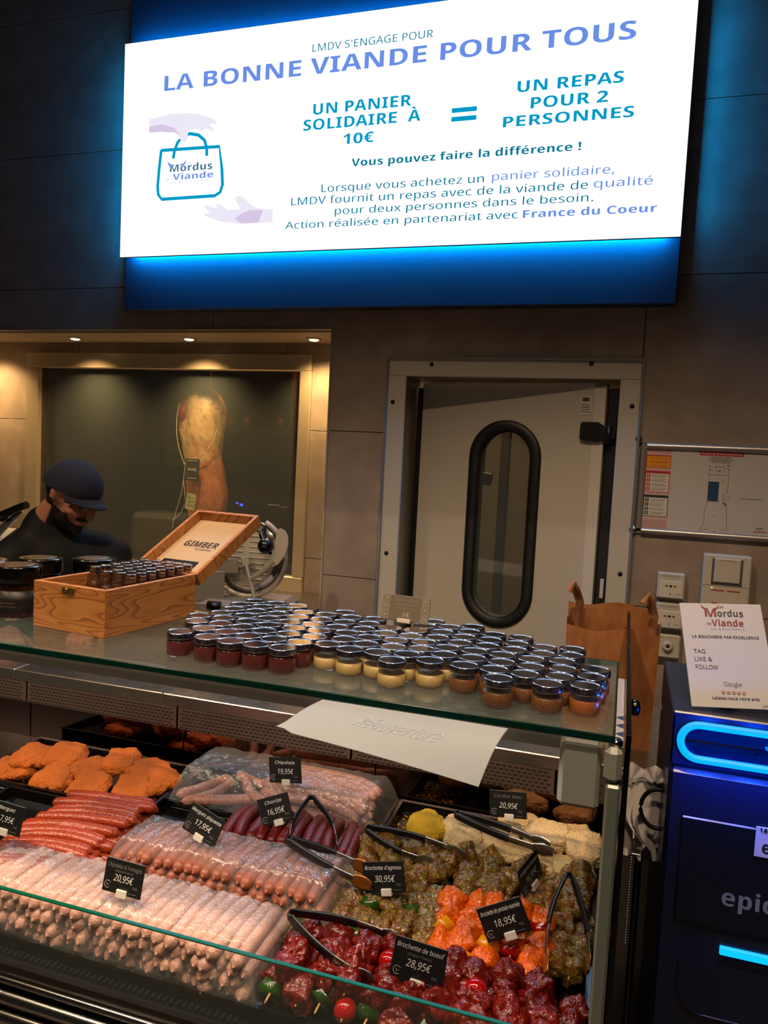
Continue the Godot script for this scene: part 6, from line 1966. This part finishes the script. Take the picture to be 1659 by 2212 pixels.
# ------------------------------------------------------------------ kiosk with the blue glowing slot
func build_kiosk() -> void:
	var body := mat("kiosk_navy", Color(0.055, 0.085, 0.17), 0.32)
	var X0 := 0.082
	var X1 := 0.302
	var Z := -1.115
	var cx := (X0 + X1) / 2
	var t := thing("service_kiosk", "dark navy kiosk with glowing blue oval slot and light bar", "kiosk", Vector3(cx, 0.0, Z))
	var hw := (X1 - X0) / 2
	var g := Geo.new()
	# shell: front face has the oval slot cut out, so it is built round it
	var oy := 1.211
	var r := 0.024
	var l := hw - 0.008 - r - 0.004
	g.box(Vector3(0, 0.585, -0.145), Vector3(hw * 2, 1.17, 0.29), 0.006)
	obj("cabinet", g, body, t)
	g = Geo.new()
	g.box(Vector3(0, 1.2465, -0.145), Vector3(hw * 2, 0.007, 0.29), 0.002)
	g.box(Vector3(-hw + 0.002, 1.2105, -0.145), Vector3(0.004, 0.068, 0.29), 0.001)
	g.box(Vector3(hw - 0.002, 1.2105, -0.145), Vector3(0.004, 0.068, 0.29), 0.001)
	g.box(Vector3(0, 1.2105, -0.13), Vector3(hw * 2 - 0.006, 0.078, 0.006))
	obj("head_shell", g, body, t)
	# front face with the hole, radial strips from the oval to the rectangle
	g = Geo.new()
	var rx := hw - 0.001
	var y0 := 1.1765
	var y1 := 1.2450
	var angs := []
	for i in 96:
		angs.append(TAU * i / 96)
	var c := Vector2(0, oy)
	for q in [Vector2(-rx, y0), Vector2(rx, y0), Vector2(-rx, y1), Vector2(rx, y1)]:
		angs.append(fposmod((q - c).angle(), TAU))
	angs.sort()
	var inn := []
	var outr := []
	for a in angs:
		var d := Vector2(cos(a), sin(a))
		var s := 0.0
		for k in 60:
			var p: Vector2 = d * s
			p.x = maxf(absf(p.x) - l, 0.0)
			s += (r - p.length()) * 0.9
		inn.append(c + d * s)
		var tx: float = rx / maxf(absf(d.x), 1e-6)
		var ty: float = ((y1 - oy) if d.y > 0 else (oy - y0)) / maxf(absf(d.y), 1e-6)
		outr.append(c + d * minf(tx, ty))
	for i in angs.size():
		var k := (i + 1) % angs.size()
		g.out4(Vector3(inn[i].x, inn[i].y, 0), Vector3(inn[k].x, inn[k].y, 0), Vector3(outr[k].x, outr[k].y, 0), Vector3(outr[i].x, outr[i].y, 0), Vector3(0, oy, -1))
		g.out4(Vector3(inn[i].x, inn[i].y, 0), Vector3(inn[k].x, inn[k].y, 0), Vector3(inn[k].x, inn[k].y, -0.05), Vector3(inn[i].x, inn[i].y, -0.05), Vector3(inn[i].x * 1.5, oy + (inn[i].y - oy) * 3.0, -0.02))
	obj("slot_face", g, body, t)
	# light tube round the slot
	var pts := []
	for q in stadium(r, l, 16):
		pts.append(Vector3(-q.y, q.x + oy, 0.001))
	g = Geo.new()
	g.tube(pts, [0.0052], 10, 1.0, Vector3.BACK, true)
	var cyan := Color(0.0, 0.52, 1.0)
	obj("light_ring", g, glow("kiosk_ring_light", Color(0.0, 0.56, 1.0), 1.7), t)
	for k in 3:
		var ol := OmniLight3D.new()
		ol.name = "ring_light"
		ol.light_color = Color(0.0, 0.30, 1.0)
		ol.light_energy = 0.035
		ol.light_size = 0.02
		ol.omni_range = 4.0
		ol.omni_attenuation = 2.0
		ol.shadow_enabled = true
		t.add_child(ol, true)
		ol.position = Vector3(-0.06 + 0.06 * k, oy + (0.0 if k == 1 else 0.0), 0.030)
	# small steel pin inside the slot
	g = Geo.new()
	g.tube([Vector3(0.002, oy - 0.016, -0.03), Vector3(0.012, oy + 0.002, -0.008)], [0.0022, 0.003], 10)
	obj("slot_pin", g, mat("chrome", Color(0.75, 0.75, 0.77), 0.12, 1.0), t)
	# inset front panel with lettering
	g = Geo.new()
	g.box(Vector3(0.006, 1.030, 0.001), Vector3(0.19, 0.15, 0.004), 0.0018)
	var pn := obj("front_panel", g, mat("kiosk_panel", Color(0.05, 0.075, 0.10), 0.25), t)
	write(pn, "epic", Vector3(0.162 - cx, 1.002, 0.0033), 0.024, mat("kiosk_letter", Color(0.42, 0.45, 0.48), 0.5), 0.066, bold, 0)
	g = Geo.new()
	g.box(Vector3(0.218 - cx, 1.088, 0.0036), Vector3(0.042, 0.042, 0.0012), 0.0005)
	var ic := obj("icon", g, mat("icon_white", Color(0.66, 0.70, 0.74), 0.5), pn)
	write(ic, "e", Vector3(0.206 - cx, 1.082, 0.0045), 0.017, mat("icon_ink", Color(0.07, 0.09, 0.12), 0.5), 0.010, bold, 0)
	g = Geo.new()
	for k in 5:
		g.tube([Vector3(0.204 - cx + 0.003 * k, 1.103, 0.0045), Vector3(0.204 - cx + 0.003 * k + (0.002 if k % 2 else -0.001), 1.108, 0.0045)], [0.0009], 5)
	obj("sprig", g, mats["icon_ink"], ic)
	# glowing bar
	g = Geo.new()
	g.box(Vector3(0.225 - cx, 0.9250, 0.002), Vector3(0.120, 0.0115, 0.006), 0.001)
	obj("light_bar", g, glow("kiosk_bar_light", Color(0.0, 0.62, 1.0), 1.8), t)
	lamp_area(t, Vector3(0.225 - cx, 0.925, 0.012), Vector3.BACK, Vector2(0.12, 0.0115), Color(0.0, 0.42, 1.0), 0.005)
	g = Geo.new()
	var arc := []
	for k in 13:
		var an := PI * (1.0 + 0.5 * k / 12.0)
		arc.append(Vector3(0.152 - cx + 0.038 * cos(an), 0.862 + 0.038 * sin(an), 0.001))
	arc.push_front(Vector3(0.114 - cx, 0.90, 0.001))
	arc.append(Vector3(hw - 0.02, 0.824, 0.001))
	g.tube(arc, [0.0016], 6, 1.0, Vector3.BACK)
	obj("lower_moulding", g, mat("kiosk_moulding", Color(0.07, 0.08, 0.10), 0.2), t)
	# printed card on an easel, leaning on the kiosk's top; its code square stays blank
	var cd := thing("counter_card", "grey-white card with butcher logo standing on the navy kiosk", "sign card", Vector3(0.107, 1.2525, -1.138))
	cd.rotation = Vector3(-0.617, 0.10, 0.071)
	var w := 0.115
	var h := 0.160
	g = Geo.new()
	g.box(Vector3(w / 2, h / 2, -0.001), Vector3(w, h, 0.002), 0.0004)
	obj("card", g, mat("card_white", Color(0.62, 0.63, 0.65), 0.5), cd)
	g = Geo.new()
	g.box(Vector3(w / 2, 0.052, -0.0335), Vector3(0.03, 0.10, 0.0015), 0.0, Basis(Vector3.RIGHT, 0.66))
	obj("easel", g, mat("card_back", Color(0.5, 0.5, 0.5), 0.7), cd)
	var dark := mat("card_ink", Color(0.13, 0.12, 0.14), 0.6)
	var red := mat("card_red", Color(0.42, 0.07, 0.08), 0.6)
	var zz := 0.0006
	write(cd, "Les", Vector3(0.058, 0.1545, zz), 0.0042, dark)
	write(cd, "M", Vector3(0.0345, 0.1445, zz), 0.0125, red, 0.016, bold, 0)
	write(cd, "ordus", Vector3(0.0520, 0.1440, zz), 0.0105, dark, 0.036, bold, 0)
	write(cd, "de", Vector3(0.0385, 0.1270, zz), 0.0042, red, 0.0, soft, 1)
	write(cd, "Viande", Vector3(0.0425, 0.1285, zz), 0.0105, red, 0.044, bold, 0)
	write(cd, "L A   B O U C H E R I E", Vector3(0.064, 0.1185, zz), 0.0022, dark, 0.046)
	g = Geo.new()
	var xf := Transform3D(Basis(), Vector3(0, 0, zz - 0.0003))
	g.prism(PackedVector2Array([Vector2(0.030, 0.1580), Vector2(0.034, 0.1530), Vector2(0.040, 0.1510), Vector2(0.036, 0.1495), Vector2(0.0315, 0.1525)]), 0.0004, xf)
	g.prism(PackedVector2Array([Vector2(0.0560, 0.1575), Vector2(0.0525, 0.1535), Vector2(0.047, 0.1510), Vector2(0.051, 0.1495), Vector2(0.0545, 0.1530)]), 0.0004, xf)
	obj("logo_horns", g, red, cd)
	write(cd, "LA BOUCHERIE PAR EXCELLENCE", Vector3(0.0585, 0.1060, zz), 0.0042, dark, 0.092, bold)
	write(cd, "TAG", Vector3(0.012, 0.0830, zz), 0.0062, dark, 0.016, soft, 0)
	write(cd, "LIKE &", Vector3(0.012, 0.0710, zz), 0.0062, dark, 0.024, soft, 0)
	write(cd, "FOLLOW", Vector3(0.012, 0.0590, zz), 0.0062, dark, 0.031, soft, 0)
	var gc := [Color(0.30, 0.38, 0.62), Color(0.58, 0.22, 0.20), Color(0.60, 0.50, 0.24), Color(0.30, 0.38, 0.62), Color(0.28, 0.46, 0.32), Color(0.58, 0.22, 0.20)]
	for k in 6:
		write(cd, "Google"[k], Vector3(0.0470 + [0.0, 0.0058, 0.0098, 0.0138, 0.0178, 0.0200][k], 0.0345, zz), 0.0062, mat("card_colour_%d" % k, gc[k], 0.6), 0.0, soft, 0)
	var star := mat("card_star", Color(0.60, 0.46, 0.40), 0.6)
	g = Geo.new()
	for k in 5:
		var p := PackedVector2Array()
		for j in 10:
			var rr := 0.0028 if j % 2 == 0 else 0.0012
			p.append(Vector2(0.045 + 0.0068 * k + rr * sin(TAU * j / 10), 0.0220 + rr * cos(TAU * j / 10)))
		g.prism(p, 0.0004, xf)
	obj("stars", g, star, cd)
	write(cd, "Laissez-nous votre avis", Vector3(0.0600, 0.0140, zz), 0.0044, mat("card_blue_ink", Color(0.12, 0.14, 0.30), 0.6), 0.062, bold)
	write(cd, "LMDV", Vector3(0.100, 0.0045, zz), 0.0036, mats["card_blue_ink"], 0.012)

# ------------------------------------------------------------------ the butcher
# a smooth union of tapered capsules [a, b, ra, rb] and ellipsoids [centre, radii], meshed as surface nets into g
func flesh(g: Geo, prims: Array, cell: float, k: float, paint: Callable, xf := Transform3D()) -> void:
	var lo := Vector3.ONE * 1e9
	var hi := -lo
	for p in prims:
		var r: float = maxf(p[2], p[3]) if p.size() == 4 else 0.0
		for e in 2:
			var c: Vector3 = p[e] if p.size() == 4 else p[0]
			var q: Vector3 = Vector3.ONE * r if p.size() == 4 else p[1]
			lo = lo.min(c - q)
			hi = hi.max(c + q)
	lo -= Vector3.ONE * cell * 3
	hi += Vector3.ONE * cell * 3
	var n := Vector3i(((hi - lo) / cell).ceil()) + Vector3i.ONE
	var f := PackedFloat32Array()
	f.resize(n.x * n.y * n.z)
	f.fill(1.0)
	for p in prims:
		var cap: bool = p.size() == 4
		var a: Vector3 = p[0]
		var b: Vector3 = p[1]
		var pad: float = (maxf(p[2], p[3]) if cap else 0.0) + k + cell * 2
		var mn := a.min(b) - Vector3.ONE * pad if cap else a - b - Vector3.ONE * pad
		var mx := a.max(b) + Vector3.ONE * pad if cap else a + b + Vector3.ONE * pad
		var i0 := Vector3i(((mn - lo) / cell).floor()).clamp(Vector3i.ZERO, n - Vector3i.ONE)
		var i1 := Vector3i(((mx - lo) / cell).ceil()).clamp(Vector3i.ZERO, n - Vector3i.ONE)
		var ab := b - a
		var len2 := maxf(ab.length_squared(), 1e-9)
		var small := minf(b.x, minf(b.y, b.z))
		for z in range(i0.z, i1.z + 1):
			for y in range(i0.y, i1.y + 1):
				var at := (z * n.y + y) * n.x
				for x in range(i0.x, i1.x + 1):
					var q := lo + Vector3(x, y, z) * cell
					var d: float
					if cap:
						var t := clampf((q - a).dot(ab) / len2, 0.0, 1.0)
						d = (q - a - ab * t).length() - lerpf(p[2], p[3], t)
					else:
						d = (((q - a) / b).length() - 1.0) * small
					var o := f[at + x]
					var h := maxf(k - absf(o - d), 0.0) / k
					f[at + x] = minf(o, d) - h * h * k * 0.25
	var vert := {}
	var cols := {}
	for z in n.z - 1:
		for y in n.y - 1:
			for x in n.x - 1:
				var i := (z * n.y + y) * n.x + x
				var v := [f[i], f[i + 1], f[i + n.x], f[i + n.x + 1], f[i + n.x * n.y], f[i + n.x * n.y + 1], f[i + n.x * n.y + n.x], f[i + n.x * n.y + n.x + 1]]
				var neg := 0
				for q in v:
					if q < 0.0:
						neg += 1
				if neg == 0 or neg == 8:
					continue
				var sum := Vector3.ZERO
				var cnt := 0
				for e in [[0, 1], [2, 3], [4, 5], [6, 7], [0, 2], [1, 3], [4, 6], [5, 7], [0, 4], [1, 5], [2, 6], [3, 7]]:
					var s0: float = v[e[0]]
					var s1: float = v[e[1]]
					if (s0 < 0.0) == (s1 < 0.0):
						continue
					var t := s0 / (s0 - s1)
					var p0 := Vector3(e[0] & 1, (e[0] >> 1) & 1, e[0] >> 2)
					var p1 := Vector3(e[1] & 1, (e[1] >> 1) & 1, e[1] >> 2)
					sum += p0.lerp(p1, t)
					cnt += 1
				var pos := lo + (Vector3(x, y, z) + sum / cnt) * cell
				vert[i] = xf * pos
				cols[i] = paint.call(pos)
	var sx := 1
	var sy := n.x
	var sz := n.x * n.y
	for z in range(1, n.z - 1):
		for y in range(1, n.y - 1):
			for x in range(1, n.x - 1):
				var i := (z * n.y + y) * n.x + x
				var s := f[i] < 0.0
				for ax in 3:
					var d: int = [sx, sy, sz][ax]
					if (f[i + d] < 0.0) == s:
						continue
					var u: int = [sy, sz, sx][ax]
					var w: int = [sz, sx, sy][ax]
					var q := [i - u - w, i - w, i, i - u]
					if not (vert.has(q[0]) and vert.has(q[1]) and vert.has(q[2]) and vert.has(q[3])):
						continue
					var ord := [0, 2, 1, 0, 3, 2] if s else [0, 1, 2, 0, 2, 3]
					for m in ord:
						g.v.append(vert[q[m]])
						g.c.append(cols[q[m]])
					g.s.append(1)
					g.s.append(1)

func build_person() -> void:
	var C := Vector3(-1.838, 1.392, -2.20)
	var fwd := Vector3(0.88, -0.46, 0.10).normalized()
	var up := (Vector3.UP - fwd * fwd.y).normalized()
	var hx := Transform3D(Basis(up.cross(fwd), up, fwd), C)
	var skin := Color(0.32, 0.14, 0.085)
	var hair := Color(0.018, 0.012, 0.010)
	var coat := Color(0.005, 0.0048, 0.0055)
	var g := Geo.new()
	# head in its own axes: x side, y up, z forward
	var head := [[Vector3(0, 0.030, -0.012), Vector3(0.077, 0.094, 0.096)], [Vector3(0, -0.050, 0.030), Vector3(0.057, 0.062, 0.060)], [Vector3(0, 0.012, 0.090), Vector3(0, -0.022, 0.108), 0.010, 0.015], [Vector3(-0.036, 0.030, 0.080), Vector3(0.036, 0.030, 0.080), 0.012, 0.012], [Vector3(-0.045, -0.018, 0.062), Vector3(-0.036, -0.022, 0.070), 0.022, 0.020], [Vector3(0.045, -0.018, 0.062), Vector3(0.036, -0.022, 0.070), 0.022, 0.020], [Vector3(-0.020, -0.056, 0.086), Vector3(0.020, -0.056, 0.086), 0.009, 0.009], [Vector3(0, -0.092, 0.072), Vector3(0, -0.088, 0.066), 0.020, 0.022], [Vector3(-0.079, 0.022, -0.006), Vector3(-0.081, -0.018, -0.001), 0.012, 0.009], [Vector3(0.079, 0.022, -0.006), Vector3(0.081, -0.018, -0.001), 0.012, 0.009], [Vector3(0, -0.045, -0.022), Vector3(0.0, -0.165, -0.060), 0.056, 0.062]]
	var face := func(p: Vector3) -> Color:
		if p.y < -0.125:
			return coat
		var beard: bool = p.z > -0.015 and p.y < -0.066 + 0.5 * maxf(absf(p.x) - 0.030, 0.0) * 2.2 or (absf(p.y + 0.041) < 0.008 and p.z > 0.075 and absf(p.x) < 0.034)
		if beard and not (absf(p.y + 0.056) < 0.007 and absf(p.x) < 0.020 and p.z > 0.08):
			return hair
		if p.z < -0.012 and p.y > -0.045:
			return hair
		return skin
	flesh(g, head, 0.0045, 0.014, face, hx)
	# body, sleeves and legs
	var S1 := Vector3(-1.775, 1.170, -2.33)
	var S2 := Vector3(-2.000, 1.155, -2.10)
	var E1 := Vector3(-1.655, 1.030, -2.20)
	var E2 := Vector3(-1.965, 1.040, -1.975)
	var W1 := Vector3(-1.610, 1.010, -2.045)
	var W2 := Vector3(-1.755, 1.005, -1.825)
	var neck := hx * Vector3(0, -0.150, -0.055)
	var chest := Vector3(-1.925, 1.085, -2.235)
	var hip := Vector3(-2.005, 0.86, -2.29)
	var body := [[neck, chest + Vector3(0.01, 0.06, 0), 0.066, 0.10], [S1, S2, 0.070, 0.070], [chest + Vector3(0.05, 0.0, -0.05), hip + Vector3(0.04, 0, -0.04), 0.118, 0.115], [chest - Vector3(0.05, 0.0, -0.05), hip - Vector3(0.04, 0, -0.04), 0.118, 0.115], [S1, E1, 0.064, 0.050], [E1, W1, 0.050, 0.038], [S2, E2, 0.064, 0.050], [E2, W2, 0.050, 0.038], [neck + Vector3(0, -0.01, 0), S1 + Vector3(0, 0.01, 0), 0.055, 0.055], [neck + Vector3(0, -0.01, 0), S2 + Vector3(0, 0.01, 0), 0.055, 0.055]]
	for s in [-1.0, 1.0]:
		var h: Vector3 = hip + Vector3(0.075, -0.02, -0.075) * s
		var kn := Vector3(h.x + 0.02, 0.48, h.z + 0.02)
		var an := Vector3(h.x - 0.01, 0.09, h.z)
		body.append([h, kn, 0.090, 0.062])
		body.append([kn, an, 0.060, 0.045])
		body.append([an + Vector3(-0.02, -0.035, -0.02), an + Vector3(0.11, -0.045, 0.08), 0.042, 0.036])
	var cloth := func(p: Vector3) -> Color:
		if p.y > 0.80:
			return coat
		return Color(0.02, 0.022, 0.03) if p.y > 0.10 else Color(0.01, 0.01, 0.01)
	flesh(g, body, 0.016, 0.04, cloth)
	# hands: palm, four fingers with two bends, thumb from the palm's side
	var bare := func(_p: Vector3) -> Color: return skin
	for i in 2:
		var w: Vector3 = [W1, W2][i]
		var e: Vector3 = [E1, E2][i]
		var d := (w - e).normalized()
		d = Vector3(d.x, minf(d.y, 0.0) - 0.12, d.z).normalized()
		var side := d.cross(Vector3.UP).normalized()
		var nrm := side.cross(d).normalized()
		var P := func(a: float, b: float, c: float) -> Vector3: return w + d * a + side * b + nrm * c
		var hand := [[w - d * 0.02, P.call(0.020, 0, 0), 0.028, 0.026], [P.call(0.030, -0.018, 0), P.call(0.088, -0.026, 0), 0.017, 0.013], [P.call(0.030, 0.0, 0), P.call(0.092, 0.0, 0.002), 0.018, 0.014], [P.call(0.030, 0.018, 0), P.call(0.086, 0.024, 0), 0.017, 0.013]]
		var q := 0
		for bf in [-0.028, -0.009, 0.010, 0.028]:
			var L: float = [0.86, 1.0, 0.95, 0.76][q]
			q += 1
			var k0: Vector3 = P.call(0.088, bf, 0)
			var k1: Vector3 = P.call(0.088 + 0.036 * L, bf * 1.15, -0.010)
			var k2: Vector3 = P.call(0.088 + 0.056 * L, bf * 1.2, -0.026)
			var k3: Vector3 = P.call(0.088 + 0.066 * L, bf * 1.2, -0.040)
			hand.append([k0, k1, 0.0100, 0.0092])
			hand.append([k1, k2, 0.0092, 0.0085])
			hand.append([k2, k3, 0.0085, 0.0078])
		hand.append([P.call(0.030, -0.024, -0.006), P.call(0.060, -0.050, -0.014), 0.014, 0.0115])
		hand.append([P.call(0.060, -0.050, -0.014), P.call(0.092, -0.055, -0.022), 0.0112, 0.0092])
		flesh(g, hand, 0.004, 0.006, bare)
	var m := mat("butcher_body", Color.WHITE, 0.6)
	m.vertex_color_use_as_albedo = true
	m.metallic_specular = 0.25
	var t := thing("person", "man in navy cap and dark jacket bending over the counter", "person", Vector3(-2.0, 0.0, -2.28))
	var un := t.transform.affine_inverse()
	obj("body", g, m, t, un)
	# cap: dome with a band, and a short visor
	var cap := mat("cap_navy", Color(0.045, 0.055, 0.14), 0.9)
	g = Geo.new()
	var r := []
	for i in 12:
		var v := i / 11.0
		var ring := PackedVector3Array()
		for j in 28:
			var a := TAU * j / 28
			var rr := cos(v * PI / 2) if i > 1 else 1.0
			var y := 0.026 + (0.104 * sin(v * PI / 2))
			ring.append(Vector3(sin(a) * 0.090 * rr, y + 0.020 * cos(a) * (1.0 - v), -0.010 + cos(a) * 0.109 * rr))
		r.append(ring)
	g.rings(r, true, false, false)
	var cp := obj("cap", g, cap, t, un * hx)
	g = Geo.new()
	var top := []
	var bot := []
	for i in 6:
		var v := i / 5.0
		var row := PackedVector3Array()
		var row2 := PackedVector3Array()
		for j in 15:
			var a := (j / 14.0 - 0.5) * 2.0
			var p := Vector3(a * 0.078, 0.046 - 0.020 * a * a - 0.014 * v, -0.010 + 0.109 * sqrt(maxf(1.0 - a * a * 0.72, 0.0)) + v * 0.052 * (1.0 - a * a * 0.8) - 0.006)
			row.append(p)
			row2.append(p - Vector3(0, 0.004, 0))
		top.append(row)
		bot.append(row2)
	bot.reverse()
	top.append_array(bot)
	top.append(top[0])
	g.rings(top, false, false, false)
	obj("visor", g, cap, cp)
	g = Geo.new()
	for s in [-1.0, 1.0]:
		g.lathe([[0.0, -0.0085], [0.006, -0.006], [0.0085, 0.0], [0.006, 0.006], [0.0, 0.0085]], 12, Vector3(s * 0.032, 0.008, 0.086))
	obj("eye", g, mat("eye_dark", Color(0.10, 0.08, 0.07), 0.15), t, un * hx)
	g = Geo.new()
	for s in [-1.0, 1.0]:
		g.tube([Vector3(s * 0.014, 0.036, 0.093), Vector3(s * 0.034, 0.040, 0.088), Vector3(s * 0.054, 0.032, 0.072)], [0.004, 0.005, 0.003], 8)
	obj("eyebrow", g, mat("brow_dark", Color(0.05, 0.04, 0.035), 0.9), t, un * hx)
